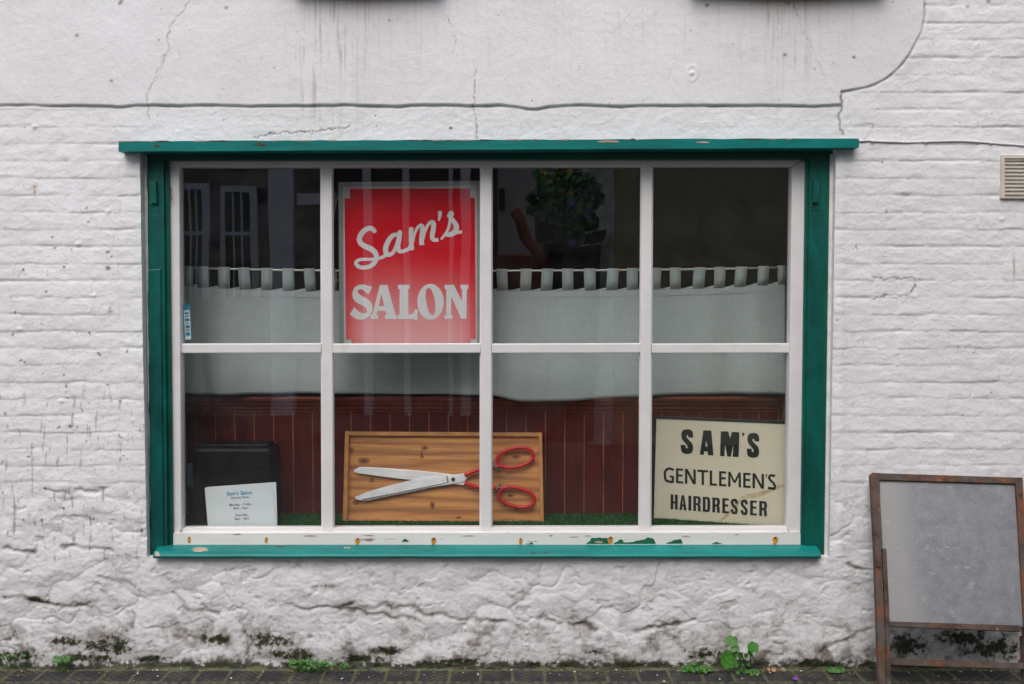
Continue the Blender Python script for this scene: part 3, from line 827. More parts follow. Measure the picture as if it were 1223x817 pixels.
rv.build('wall_reveal', building, smooth=False)

# ---------------------------------------------------------------- window joinery
win = MB()   # white sash frame: stiles, top rail, bottom rail
YF = 0.066
YG = 0.100
pxprism(win, [(201, 190), (214, 199), (216.5, 632), (206, 650)], YF, 0.06, M['white_wood'])
pxprism(win, [(946, 199), (963, 190), (957, 650), (940.5, 632)], YF, 0.06, M['white_wood'])
pxprism(win, [(201, 190), (963, 188.5), (946, 198.5), (214, 199.5)], YF + 0.001, 0.06, M['white_wood'])
window = win.build('window', building, bevel=0.003)
wr = MB()
pxprism(wr, [(207, 637), (956, 636), (956, 650.5), (207, 651)], YF - 0.014, 0.07, M['white_rail'])
pxprism(wr, [(215, 631), (942, 630), (946, 638), (212, 638)], YF + 0.012, 0.05, M['white_rail'])
def blob(mb, cx, cy, rx, ry, Y, m, n=18, jit=0.35, depth=0.0012):
    pts = []
    ph = random.random() * 9
    for k in range(n):
        a = 2 * math.pi * k / n
        r = 1 + jit * (random.random() - 0.5) * 2
        pts.append((cx + rx * r * math.cos(a), cy + ry * r * math.sin(a)))
    pxprism(mb, pts, Y, depth, m)
def ragged(mb, x0, x1, ybase, prof, Y, m):
    """peeled patch: flat bottom at ybase, uneven top from profile [(x, h)]"""
    top = []
    for (xa, ha), (xb, hb) in zip(prof[:-1], prof[1:]):
        for k in range(4):
            t = k / 4; top.append((xa + (xb - xa) * t, ybase - max(0.4, ha + (hb - ha) * t + random.uniform(-0.5, 0.5))))
    top.append((prof[-1][0], ybase - prof[-1][1]))
    pxprism(mb, top + [(x1, ybase), (x0, ybase)], Y, 0.0012, m)
yr = YF - 0.0152
ragged(wr, 700, 727, 649.6, [(700, .6), (705, 4), (706, 7.2), (714, 7.4), (725, 7.0), (727, 2)], yr, M['old_green'])
ragged(wr, 733, 783, 649.6, [(733, 1), (737, 3), (741, 5.5), (744, 4.5), (745, 1.6), (756, 2.2), (762, 4), (770, 5), (773, 7.6), (780, 6.8), (783, 1)], yr, M['old_green'])
ragged(wr, 796, 815, 649.4, [(796, .7), (801, 2.2), (806, 4.5), (813, 5.4), (815, 2)], yr, M['old_green'])
ragged(wr, 628, 637, 649.9, [(628, .4), (632, 1), (635, 3), (637, .5)], yr, M['old_green'])
ragged(wr, 850, 862, 649.6, [(850, .5), (856, 2), (862, .5)], yr, M['old_green'])
ragged(wr, 480, 488, 647, [(480, .5), (484, 4), (488, .8)], yr, M['old_green'])
for x, y, rx, ry in [(658, 639.6, 2.4, .8), (686, 641.3, 6, .8), (702, 640, 3, .6), (716, 647.6, 5, 1.2), (283, 638, 5, .6), (880, 638.5, 3, .6), (440, 639.5, 6, .5), (820, 640.5, 5, .6), (370, 640, 7, .6), (560, 640, 7, .5)]:
    blob(wr, x, y, rx, ry, yr - 0.0003, M['bare_wood'], jit=.3)
for x, y, s in [(427, 645, 1), (518, 644.5, 1.05), (622, 644.5, .8), (729, 643.5, 1.1), (926, 643.5, 1.15), (226, 643, .7), (318, 643.5, .7)]:
    blob(wr, x, y + 1, 2.9 * s, 3.2 * s, yr - 0.0006, M['rust_spot'], jit=.15)
    blob(wr, x - .3, y + 3.4, 2.2 * s, 2.9 * s, yr - 0.0007, M['rust_spot'], jit=.2)
    blob(wr, x, y - 1, 1.2 * s, 1.1 * s, yr - 0.0012, M['rust_dark'], n=10, jit=.15)
wr.build('bottom_rail', window, bevel=0.0)

mull_px = [(383.3, 396.5, 384.8, 398.0), (574.3, 587.3, 573.8, 587.0), (766.3, 779.3, 763.8, 777.0)]
for (a, b, c, d) in mull_px:
    mb = MB()
    pxprism(mb, [(a, 197), (b, 197), (d, 633.5), ((c + d) / 2, 635.5), (c, 633.5)], YF + 0.010, 0.034, M['white_wood'])
    pxprism(mb, [(a - 1.2, 198), (b + 1.2, 198), (d + 1.2, 631), (c - 1.2, 631)], YF + 0.026, 0.020, M['white_wood'])
    mb.build('mullion', window, bevel=0.004)
edges = [(214.2, 383.9), (397, 574.0), (587.2, 765.3), (778.4, 943)]
for (a, b) in edges:
    mb = MB()
    pxprism(mb, [(a, 410.6), (b, 410.2), (b, 421.6), (a, 422.0)], YF + 0.013, 0.030, M['white_wood'])
    mb.build('glazing_bar', window, bevel=0.004)
    for (t, bt) in ((197, 413), (419, 634)):
        p = MB()
        P0 = at(a - 5, bt, YG); P1 = at(b + 5, t, YG)
        p.box(P0.x, P1.x, YG, YG + 0.003, P0.z, P1.z, M['glass'])
        p.build('glass_pane', window)
# green surround
def jamb(outer, inner, flip):
    mb = MB()
    # wavy, many times painted board
    n = 40
    y0, y1 = 186, 669.5
    ptsL = []; ptsR = []
    for i in range(n + 1):
        t = i / n; y = y0 + (y1 - y0) * t
        wob = 0.7 * math.sin(i * 1.7 + (3 if flip else 0)) * 0.5 + random.uniform(-.35, .35)
        xo = outer[0] + (outer[1] - outer[0]) * t + wob
        if not flip and y > 322: xo -= 0.6
        ptsL.append((xo, y)); ptsR.append((inner[0] + (inner[1] - inner[0]) * t, y))
    pxprism(mb, ptsL + ptsR[::-1], 0.038, 0.06, M['green'])
    return mb
jl = jamb((176, 181), (195.5, 200.5), False)
pxprism(jl, [(195, 188), (201.5, 188), (206.5, 655), (200, 662)], 0.050, 0.05, M['green'])
pxprism(jl, [(176.3, 322), (192, 321), (195.5, 655), (180.3, 657)], 0.031, 0.03, M['green'])
jl.build('jamb', window, bevel=0.004)
jr = jamb((992, 985), (967.5, 961.5), True)
pxprism(jr, [(962.5, 188), (968, 188), (962, 660), (956.5, 655)], 0.050, 0.05, M['green'])
jr.build('jamb', window, bevel=0.004)
for (a, flip) in ((177.5, 0), (967.5, 1)):
    c = MB()
    if not flip:
        pxprism(c, [(177.5, 205), (189, 206), (190.5, 253), (179, 252)], 0.0365, 0.02, M['green'])
        pxprism(c, [(178, 216), (186, 217), (187, 243), (180, 242)], 0.022, 0.02, M['green'])
        blob(c, 180, 242, 1.5, 1.2, 0.0205, M['old_green'], n=8)
    else:
        pxprism(c, [(966.8, 206), (980.5, 206), (980, 251), (966.5, 252)], 0.0365, 0.02, M['green'])
        pxprism(c, [(972, 217), (979, 217), (978, 242), (971, 242)], 0.022, 0.02, M['green'])
        blob(c, 968.5, 210, 1.6, 1.4, 0.0345, M['rust_dark'], n=8); blob(c, 969, 246, 1.8, 1.8, 0.0345, M['rust_dark'], n=8)
    c.build('shutter_catch', window, bevel=0.002)
bm_ = MB()
pxprism(bm_, [(174, 178), (996, 175), (994, 190.0), (176, 191.5)], 0.034, 0.07, M['green_beam'])
bm_.build('head_beam', window, bevel=0.003)
db = MB()
top = [(141.5, 168.6)]; bot = [(141.5, 181.0)]
for i in range(1, 45):
    x = 141.5 + i * 20.1
    t = i / 44
    top.append((x, 168.6 - 3.4 * t + random.uniform(-.45, .45))); bot.append((x, 181.0 - 4.6 * t + random.uniform(-.2, .2)))
pxprism(db, top + bot[::-1], -0.062, 0.125, M['teal_board'])
for i in range(26):
    x = random.uniform(150, 1015); t = (x - 141) / 885
    blob(db, x, 168.6 - 3.4 * t + 0.3, random.uniform(3, 12), 0.7, -0.0632, random.choice([M['bare_wood'], M['rust_dark'], M['bare_wood']]), n=14, jit=.4)
for (x, y, rx, ry) in [(187, 174, 3, 1.6), (310, 172, 6, 1.2), (315, 173.5, 3, 1), (728, 169, 12, 1.2), (840, 170, 9, 1.0)]:
    blob(db, x, y, rx, ry, -0.0634, M['rust_dark'] if x < 320 else M['bare_wood'], n=14, jit=.4)
db.build('drip_board', window, bevel=0.003)
sl = MB()
zt = at(600, 650.6, 0.052).z; zf = at(600, 667.5, -0.040).z
prof = [(0.075, zt + 0.002), (0.052, zt), (0.0, zt - 0.006), (-0.020, zt - 0.011), (-0.033, zt - 0.020), (-0.040, zt - 0.032), (-0.041, zf + 0.012), (-0.036, zf + 0.003), (-0.026, zf - 0.002), (0.075, zf - 0.002)]
x0 = at(182.5, 660, -0.04).x; x1 = at(981, 660, -0.04).x
nseg = 60; vs = []; fs = []
for i in range(nseg + 1):
    x = x0 + (x1 - x0) * i / nseg
    d = 0.0012 * math.sin(i * 0.9) + random.uniform(-.0007, .0007)
    for (y, z) in prof: vs.append((x, y - (d if y < 0.03 else 0), z + (d * .6 if y < 0.05 else 0)))
k = len(prof)
for i in range(nseg):
    for j in range(k):
        fs.append((i * k + j, i * k + (j + 1) % k, (i + 1) * k + (j + 1) % k, (i + 1) * k + j))
fs.append(tuple(range(k))); fs.append(tuple(nseg * k + j for j in range(k - 1, -1, -1)))
sl.face_set(vs, fs, M['teal'])
def sillblob(px, py, rx, ry, m, n=16, jit=.35):
    # ragged chip lying on the curved sill face
    d_ = []
    for kk in range(n):
        a = 2 * math.pi * kk / n; r = 1 + jit * random.uniform(-1, 1)
        x, y = px + rx * r * math.cos(a), py + ry * r * math.sin(a)
        dr = ray(x, y); best = None
        for (ya, za), (yb, zb) in zip(prof[:-1], prof[1:]):
            # intersect ray with the plane strip through the two profile edges
            nrm = Vector((0, zb - za, -(yb - ya))); den = dr.dot(nrm)
            if abs(den) < 1e-9: continue
            P = CAM + dr * ((Vector((0, ya, za)) - CAM).dot(nrm) / den)
            if min(ya, yb) - 1e-5 <= P.y <= max(ya, yb) + 1e-5 and min(za, zb) - 1e-5 <= P.z <= max(za, zb) + 1e-5:
                if best is None or P.y < best.y: best = P
        if best is None: return
        d_.append(best - dr * 0.0009)
    sl.prism(d_, ray(px, py) * 0.0006, m)
for a in [(237, 656.5, 11, 3.0, 'bare_wood'), (293, 655.0, 7, 1.4, 'bare_wood'), (389, 666.2, 6, 1.4, 'bare_wood'), (415, 654, 4, 1, 'bare_wood'), (566, 656, 2.5, .8, 'bare_wood'),
          (637, 660, 2.5, .5, 'rust_dark'), (652, 660, 3, .5, 'rust_dark'), (684, 655, 5, .6, 'old_green'), (767, 656, 1.8, .7, 'rust_dark'), (880, 667, 22, .8, 'bare_wood'),
          (828, 655, 4, .5, 'old_green'), (188, 662, 3.5, 3.2, 'bare_wood'), (510, 658, 8, .4, 'old_green'), (855, 653, 3, .6, 'bare_wood'), (690, 663, 3, .6, 'old_green'), (335, 652.6, 5, .5, 'rust_dark'), (205, 653, 3, .8, 'rust_dark')]:
    sillblob(a[0], a[1], a[2], a[3], M[a[4]])
sl.build('sill', window, smooth=False)
hk = MB()
pts = [at(202, 219, YF - 0.004), at(204, 226, YF - 0.012), at(203.5, 233, YF - 0.016), at(205, 238, YF - 0.020), at(203, 240, YF - .016), at(201.5, 236, YF - 0.01)]
hk.tube(pts, 0.0022, M['rust'], 6)
hk.build('rusty_hook', window, smooth=True)

# ---------------------------------------------------------------- recess, panelling and dim room behind
ZS = at(600, 632.5, 0.125).z           # display shelf
YP = 0.41
XRL = at(222, 550, YP).x; XRR = at(934.5, 480, YP).x
ZP = at(600, 473, YP).z
rec = MB()
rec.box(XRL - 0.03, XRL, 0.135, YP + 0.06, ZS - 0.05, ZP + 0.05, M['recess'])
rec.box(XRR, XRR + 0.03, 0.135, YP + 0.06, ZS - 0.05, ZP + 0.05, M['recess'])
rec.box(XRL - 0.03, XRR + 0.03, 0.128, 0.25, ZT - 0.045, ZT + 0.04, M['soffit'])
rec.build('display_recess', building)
sh = MB(); sh.box(XRL - 0.03, XRR + 0.03, 0.125, YP + 0.04, ZS - 0.035, ZS, M['recess']); sh.build('display_shelf', building)
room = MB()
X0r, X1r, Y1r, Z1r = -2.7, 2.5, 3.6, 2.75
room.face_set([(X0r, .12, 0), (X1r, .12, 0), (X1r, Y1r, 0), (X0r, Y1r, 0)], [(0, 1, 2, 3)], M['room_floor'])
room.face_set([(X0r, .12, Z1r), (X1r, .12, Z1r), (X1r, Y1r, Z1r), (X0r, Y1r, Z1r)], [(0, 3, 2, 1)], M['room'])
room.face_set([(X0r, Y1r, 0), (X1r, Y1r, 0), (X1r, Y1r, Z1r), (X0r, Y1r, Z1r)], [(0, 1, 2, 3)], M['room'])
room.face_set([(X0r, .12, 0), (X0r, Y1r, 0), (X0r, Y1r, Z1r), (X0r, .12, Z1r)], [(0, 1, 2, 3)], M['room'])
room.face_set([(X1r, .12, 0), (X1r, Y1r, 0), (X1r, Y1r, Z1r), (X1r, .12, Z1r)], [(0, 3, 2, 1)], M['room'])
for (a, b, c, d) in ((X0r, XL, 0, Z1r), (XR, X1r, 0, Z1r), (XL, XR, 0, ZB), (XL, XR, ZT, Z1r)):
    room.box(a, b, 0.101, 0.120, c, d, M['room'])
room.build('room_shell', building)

pan = MB()
pitch = 23.2
k = 0
xb = 257 - 2 * pitch
bounds = [222.5]
while xb < 934:
    if xb > 224: bounds.append(xb)
    xb += pitch
bounds.append(934)
zb_, zt_ = ZS, at(600, 492, YP).z
for i in range(len(bounds) - 1):
    xa = at(bounds[i], 500, YP).x + 0.0022; xc = at(bounds[i + 1], 500, YP).x - 0.0022
    pan.box(xa, xc, YP + random.uniform(-.0008, .0008), YP + 0.015, zb_, zt_ + 0.03, M['mahogany'])
pan.box(XRL, XRR, YP + 0.0022, YP + 0.03, zb_, zt_ + 0.03, M['mahogany_gap'])
panel = pan.build('panelling', building)
rl = MB()
ytop = ZP
profr = [(YP + 0.03, ytop), (YP - 0.030, ytop), (YP - 0.036, ytop - 0.006), (YP - 0.036, ytop - 0.020), (YP - 0.026, ytop - 0.026), (YP - 0.022, ytop - 0.040),
         (YP - 0.012, ytop - 0.050), (YP - 0.012, ytop - 0.062), (YP - 0.004, ytop - 0.068), (YP - 0.004, ytop - 0.078), (YP + 0.03, ytop - 0.078)]
vs = [(x, y, z) for x in (XRL + .001, XRR - .001) for (y, z) in profr]; k = len(profr)
rl.face_set(vs, [(j, (j + 1) % k, (j + 1) % k + k, j + k) for j in range(k)] + [tuple(range(k)), tuple(range(2 * k - 1, k - 1, -1))], M['mahogany_rail'])
rl.build('dado_rail', panel, bevel=0.002)
br = MB(); pxrect(br, 223.5, 554, 230, 582, YP - 0.03, 0.028, M['bracket']); br.build('wall_bracket', panel, bevel=0.003)

# stone sills of the upper windows, just above the picture
for (a, b) in ((352, 528), (822, 1052)):
    s = MB(); A = at(a, -4, 0.0); Bp = at(b, -4, 0.0)
    s.box(A.x, Bp.x, -0.075, 0.02, at(600, -11, -0.01).z, at(600, -11, -0.01).z + 0.10, M['sill_stone'])
    s.build('upper_window_sill', building, bevel=0.008)

# air vent at the right edge
vt = MB()
vx0, vy0, vx1, vy1 = 1196, 185, 1262, 237
pxprism(vt, [(vx0, vy0), (vx1, vy0), (vx1, vy1 + .5), (vx0 - .5, vy1)], -0.018, 0.03, M['vent'], holes=[[(vx0 + 4, vy0 + 4), (vx1 - 4, vy0 + 4), (vx1 - 4, vy1 - 3), (vx0 + 4, vy1 - 3)]])
pxrect(vt, vx0 + 3, vy0 + 3, vx1 - 3, vy1 - 2, 0.004, 0.004, M['vent_dark'])
vent = vt.build('air_vent', building, bevel=0.002)
ns = 10
for i in range(ns):
    y = vy0 + 5.5 + i * 4.5
    s = MB(); P = at(vx0 + 4, y, -0.014); Q = at(vx1 - 4, y, -0.014)
    s.face_set([(P.x, -0.015, P.z - .004), (Q.x, -0.015, P.z - .004), (Q.x, 0.000, P.z + .006), (P.x, 0.000, P.z + .006),
                (P.x, -0.015, P.z + .0005), (Q.x, -0.015, P.z + .0005), (Q.x, 0.000, P.z + .0080), (P.x, 0.000, P.z + .0080)],
               [(0, 3, 2, 1), (4, 5, 6, 7), (0, 1, 5, 4), (2, 3, 7, 6), (1, 2, 6, 5), (0, 4, 7, 3)], M['vent'])
    s.build('vent_slat', vent)

# overpainted cable running right from the drip board
cb = MB(); pts = []
for (x, y) in [(1022, 168), (1030, 168.5), (1036, 167.8), (1048, 169), (1065, 169.4), (1085, 170.2), (1106, 169.4), (1125, 168.8), (1140, 168.4), (1158, 168.8), (1180, 170.5), (1200, 172.2), (1225, 174), (1300, 176)]:
    P = at(x, y, -0.008); pts.append(P)
cb.tube(pts, 0.0042, M['cable'], 8)
for x, y in ((1042, 168.6), (1106, 169.4), (1184, 171)):
    P = at(x, y, -0.013); cb.box(P.x - .004, P.x + .004, P.y, P.y + .015, P.z - .007, P.z + .007, M['cable'])
tag(cb.build('cable', None, smooth=True), 'thin white painted cable clipped along the brick wall right of the green drip board', 'cable')

# ---------------------------------------------------------------- lettering helpers
EPS = [0.0]
class Letters:
    """letters drawn in a plane: map(x,y)->(px,py); every stroke sits a hair prouder than the one before"""
    def __init__(s, plane, m, fmap, lift=0.0012):
        s.pl = plane; s.m = m; s.map = fmap; s.mb = MB(); s.k = 0; s.lift = lift
    def _p(s, x, y):
        px, py = s.map(x, y); n = s.pl[1]
        return onplane(px, py, s.pl) + n * (s.lift + (s.k % 7) * 0.00012)
    def poly(s, pts, holes=()):
        s.k += 1
        s.mb.prism([s._p(*p) for p in pts], s.pl[1] * -0.0008, s.m, [[s._p(*p) for p in h] for h in holes])
    def rect(s, x0, y0, x1, y1): s.poly([(x0, y0), (x1, y0), (x1, y1), (x0, y1)])
    def ribbon(s, pts, w, closed=False, sub=6, cap=True):
        n = len(pts); ws = w if isinstance(w, (list, tuple)) else [w] * n
        P = []; W = []
        rng_ = range(n if closed else n - 1)
        for i in rng_:
            if closed: a, b, c, d = [(i + q) % n for q in (-1, 0, 1, 2)]
            else: a, b, c, d = max(i - 1, 0), i, i + 1, min(i + 2, n - 1)
            for q in range(sub):
                t = q / sub
                def cr(p0, p1, p2, p3): return 0.5 * (2 * p1 + (p2 - p0) * t + (2 * p0 - 5 * p1 + 4 * p2 - p3) * t * t + (3 * p1 - p0 - 3 * p2 + p3) * t ** 3)
                P.append(tuple(cr(pts[a][e], pts[b][e], pts[c][e], pts[d][e]) for e in (0, 1))); W.append(ws[b] + (ws[c] - ws[b]) * t)
        if not closed: P.append(pts[-1]); W.append(ws[-1])
        m_ = len(P); L_ = []; R_ = []
        for i in range(m_):
            if closed: q0, q1 = P[(i - 1) % m_], P[(i + 1) % m_]
            else: q0, q1 = P[max(i - 1, 0)], P[min(i + 1, m_ - 1)]
            dx, dy = q1[0] - q0[0], q1[1] - q0[1]; l = math.hypot(dx, dy) or 1
            nx, ny = -dy / l * W[i] / 2, dx / l * W[i] / 2
            L_.append((P[i][0] + nx, P[i][1] + ny)); R_.append((P[i][0] - nx, P[i][1] - ny))
        # one continuous strip of quads, front faces plus a tiny thickness
        s.k += 1
        vs = [s._p(*p) for p in L_] + [s._p(*p) for p in R_]
        fs = []
        for i in range(m_ if closed else m_ - 1):
            j = (i + 1) % m_; fs.append((i, j, m_ + j, m_ + i))
        s.mb.face_set(vs, fs, s.m)
        if cap and not closed:
            for (p, w_) in ((P[0], W[0]), (P[-1], W[-1])):
                s.k += 1
                s.mb.prism([s._p(p[0] + w_ / 2 * math.cos(a), p[1] + w_ / 2 * math.sin(a)) for a in [2 * math.pi * q / 16 for q in range(16)]], s.pl[1] * -0.0008, s.m)

def cap_letter(L, ch, x0, x1, yt, yb, t, tv=None):
    """plain block capitals; t = stem width, tv = bar height"""
    tv = tv or t * 0.85; w = x1 - x0; h = yb - yt; X = lambda a: x0 + a; Y = lambda a: yt + a
    r = lambda a, b, c, d: L.rect(X(a), Y(b), X(c), Y(d))
    if ch == 'H': r(0, 0, t, h); r(w - t, 0, w, h); r(t, h * .46, w - t, h * .46 + tv)
    elif ch == 'I': r(0, 0, w, h)
    elif ch == 'L': r(0, 0, t, h); r(t, h - tv, w, h)
    elif ch == 'T': r(0, 0, w, tv); r(w / 2 - t / 2, tv, w / 2 + t / 2, h)
    elif ch == 'E': r(0, 0, t, h); r(t, 0, w, tv); r(t, h * .47 - tv / 2, w * .93, h * .47 + tv / 2); r(t, h - tv, w, h)
    elif ch == 'N':
        r(0, 0, t, h); r(w - t, 0, w, h); L.poly([(X(0), Y(0)), (X(t * 1.15), Y(0)), (X(w), Y(h)), (X(w - t * 1.15), Y(h))])
    elif ch == 'M':
        L.poly([(X(0.02 * w), Y(0)), (X(t * .9), Y(0)), (X(t), Y(h)), (X(0), Y(h))]); L.poly([(X(w - t * .9), Y(0)), (X(w * .98), Y(0)), (X(w), Y(h)), (X(w - t), Y(h))])
        L.poly([(X(.02 * w), Y(0)), (X(t * .95), Y(0)), (X(w / 2 + t * .45), Y(h * .72)), (X(w / 2 - t * .45), Y(h * .72))])
        L.poly([(X(w - t * .95), Y(0)), (X(w * .98), Y(0)), (X(w / 2 + t * .45), Y(h * .72)), (X(w / 2 - t * .45), Y(h * .72))])
    elif ch == 'A':
        L.poly([(X(w * .34), Y(0)), (X(w * .66), Y(0)), (X(w), Y(h)), (X(w - t), Y(h)), (X(w / 2), Y(h * .16)), (X(t), Y(h)), (X(0), Y(h))]); r(w * .25, h * .62, w * .75, h * .62 + tv)
    elif ch == 'D':
        r(0, 0, t, h); L.ribbon([(X(t * .5), Y(tv / 2)), (X(w * .45), Y(tv / 2)), (X(w - t * .7), Y(h * .10)), (X(w - t / 2), Y(h * .28)), (X(w - t / 2), Y(h * .72)), (X(w - t * .7), Y(h * .90)), (X(w * .45), Y(h - tv / 2)), (X(t * .5), Y(h - tv / 2))], [tv, tv, t * .95, t, t, t * .95, tv, tv], cap=False)
    elif ch == 'R':
        r(0, 0, t, h); L.ribbon([(X(t * .5), Y(tv / 2)), (X(w * .5), Y(tv / 2)), (X(w - t * .65), Y(h * .10)), (X(w - t / 2), Y(h * .22)), (X(w - t / 2), Y(h * .34)), (X(w - t * .7), Y(h * .47)), (X(w * .5), Y(h * .53)), (X(t * .5), Y(h * .53))], [tv, tv, t * .95, t, t, t * .9, tv, tv], cap=False)
        L.poly([(X(w * .45), Y(h * .50)), (X(w * .80), Y(h * .50)), (X(w - t * .12), Y(h * .62)), (X(w), Y(h)), (X(w - t), Y(h)), (X(w - t * 1.1), Y(h * .66))])
    elif ch == 'S':
        a = t / 2
        L.ribbon([(X(w - a), Y(h * .30)), (X(w - a), Y(h * .19)), (X(w * .72), Y(tv * .55)), (X(w * .48), Y(tv / 2)), (X(a * 1.3), Y(h * .12)), (X(a), Y(h * .25)), (X(a * 1.4), Y(h * .38)), (X(w * .5), Y(h * .5)), (X(w - a * 1.3), Y(h * .62)), (X(w - a), Y(h * .76)), (X(w - a * 1.4), Y(h * .90)), (X(w * .5), Y(h - tv / 2)), (X(a * 1.5), Y(h * .90)), (X(a), Y(h * .78)), (X(a), Y(h * .70))], t * .95, cap=False)
    elif ch == 's':  # open light S
        a = t / 2
        L.ribbon([(X(w * .88), Y(h * .07)), (X(w * .58), Y(a * .8)), (X(w * .26), Y(h * .09)), (X(w * .16), Y(h * .25)), (X(w * .38), Y(h * .42)), (X(w * .68), Y(h * .56)), (X(w - a), Y(h * .76)), (X(w * .78), Y(h * .93)), (X(w * .45), Y(h - a * .8)), (X(w * .02), Y(h * .91))], t, cap=False)
    elif ch == 'G':
        a = t / 2
        L.ribbon([(X(w * .96), Y(h * .14)), (X(w * .74), Y(a * .9)), (X(w * .45), Y(h * .06)), (X(w * .14), Y(h * .26)), (X(a), Y(h * .53)), (X(w * .18), Y(h * .83)), (X(w * .48), Y(h - a)), (X(w * .80), Y(h * .95)), (X(w - a), Y(h * .90))], t, cap=False)
        r(w - t, h * .52, w, h * .93); r(w * .58, h * .50, w - t, h * .50 + tv)
    elif ch == "'": L.poly([(X(0), Y(0)), (X(w), Y(0)), (X(w * .6), Y(h)), (X(w * .25), Y(h))])

# ---------------------------------------------------------------- red salon sign
YS = 0.165
sg = thing('salon_sign', 'red and white sign with script lettering hanging in the second upper pane', 'sign', at(488, 418, YS))
f = MB()
fo = [(404, 217.5), (572.5, 216.0), (573.5, 419), (405.5, 420)]; fi = [(408.5, 222), (568.8, 220.5), (570, 415), (410, 416)]
pxprism(f, fo, YS - 0.006, 0.030, M['sign_frame'], holes=[fi])
f.build('sign_frame', sg, bevel=0.0015)
f = MB(); pxprism(f, [(407, 220), (571, 219), (572, 417), (408, 418)], YS + 0.004, 0.012, M['sign_white']); f.build('sign_panel', sg)
f = MB()
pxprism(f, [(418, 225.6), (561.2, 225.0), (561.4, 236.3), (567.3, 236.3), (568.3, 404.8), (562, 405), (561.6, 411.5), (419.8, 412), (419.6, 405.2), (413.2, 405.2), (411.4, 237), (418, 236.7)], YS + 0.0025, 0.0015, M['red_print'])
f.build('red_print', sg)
L = Letters(vplane(YS + 0.0025), M['letter_white'], lambda x, y: (410 + x / 13.61, 330 + y / 13.61), 0.0006)
L.poly([(430, 148), (468, 182), (405, 300), (370, 262), (325, 225), (280, 212), (240, 222), (232, 250), (255, 285), (310, 322), (390, 365), (440, 410), (472, 470), (474, 540), (450, 610), (410, 660), (350, 695), (290, 708), (220, 698), (150, 655), (110, 618), (178, 497), (215, 540), (260, 580), (320, 605), (370, 600), (390, 570), (380, 530), (340, 490), (270, 455), (200, 415), (160, 365), (146, 310), (155, 240), (190, 175), (250, 140), (320, 130), (380, 145), (416, 165)])
L.poly([(597, 140), (718, 140), (848, 628), (870, 628), (870, 695), (680, 695), (680, 628), (703, 628), (690, 565), (556, 565), (540, 628), (565, 628), (565, 695), (445, 695), (445, 628), (472, 628)], [[(621, 290), (575, 487), (668, 487)]])
L.poly([(888, 140), (1078, 140), (1078, 208), (1056, 208), (1056, 625), (1111, 615), (1150, 590), (1159, 540), (1211, 540), (1203, 712), (1151, 712), (1146, 695), (890, 695), (890, 628), (915, 628), (915, 208), (888, 208)])
o_ = 1021
L.poly([(o_ + 397 + 215 * math.cos(a), 415 + 292 * math.sin(a)) for a in [2 * math.pi * q / 36 for q in range(36)]],
       [[(o_ + x, y) for x, y in [(365, 190), (335, 210), (320, 250), (318, 330), (330, 430), (355, 540), (390, 615), (430, 638), (462, 615), (478, 550), (475, 440), (455, 330), (425, 245), (395, 200)]]])
L.poly([(o_ + x, y) for x, y in [(627, 140), (775, 140), (908, 405), (912, 208), (885, 208), (885, 138), (1015, 138), (1010, 205), (990, 208), (982, 690), (893, 690), (735, 330), (728, 625), (757, 628), (755, 692), (628, 692), (628, 628), (652, 625), (655, 208), (627, 205)]])
L.mb.build('capital_lettering', sg)
L = Letters(vplane(YS + 0.0025), M['letter_white'], lambda x, y: (400 + x / 8.167, 225 + y / 8.167), 0.0006)
L.ribbon([(385, 415), (358, 392), (322, 392), (272, 425), (240, 485), (252, 535), (300, 568), (355, 592), (395, 630), (404, 680), (380, 732), (330, 765), (262, 772), (222, 757)],
         [44, 48, 48, 50, 50, 50, 52, 54, 52, 48, 46, 42, 40, 38])
L.ribbon([(222, 757), (206, 728), (232, 700), (290, 692), (360, 692), (425, 684), (470, 668), (512, 640)], [38, 38, 34, 30, 28, 30, 34, 34])
L.ribbon([(612, 452), (570, 458), (530, 500), (498, 570), (498, 625), (525, 648), (565, 628), (595, 570), (615, 500), (632, 430)], [34, 42, 46, 50, 50, 44, 36, 32, 30, 40])
L.ribbon([(633, 430), (626, 500), (616, 570), (628, 612), (665, 612), (720, 590), (738, 555), (745, 520)], [46, 46, 46, 40, 36, 36, 30, 26])
q = lambda x, y: ((480 + x / 10.21 - 400) * 8.167, (235 + y / 10.21 - 225) * 8.167)
L.ribbon([q(113, 395), q(112, 470), q(114, 550), q(122, 628)], [46, 44, 44, 44])
L.ribbon([q(135, 560), q(150, 470), q(185, 385), q(228, 350), q(250, 372), q(246, 450), q(240, 530), q(243, 590)], [22, 24, 28, 36, 44, 46, 46, 48], cap=False)
L.ribbon([q(262, 520), q(280, 430), q(318, 345), q(362, 308), q(386, 330), q(382, 400), q(370, 470), q(378, 515), q(412, 528), q(446, 522)], [22, 26, 30, 38, 46, 46, 46, 42, 36, 34], cap=False)
L.ribbon([q(464, 195), q(462, 230), q(452, 288)], [40, 34, 16])
L.ribbon([q(484, 512), q(525, 462), q(562, 400), (q(582, 320)), q(596, 250), q(600, 208)], [22, 26, 26, 26, 40, 58])
L.ribbon([q(592, 222), q(578, 232)], [50, 46])
L.ribbon([q(604, 262), q(632, 300), q(662, 350), q(662, 405), q(625, 448), q(575, 462), q(535, 470)], [30, 44, 50, 50, 50, 48, 26], cap=False)
L.ribbon([q(640, 448), q(690, 436), q(732, 426)], [30, 28, 36], cap=False)
L.mb.build('script_lettering', sg)

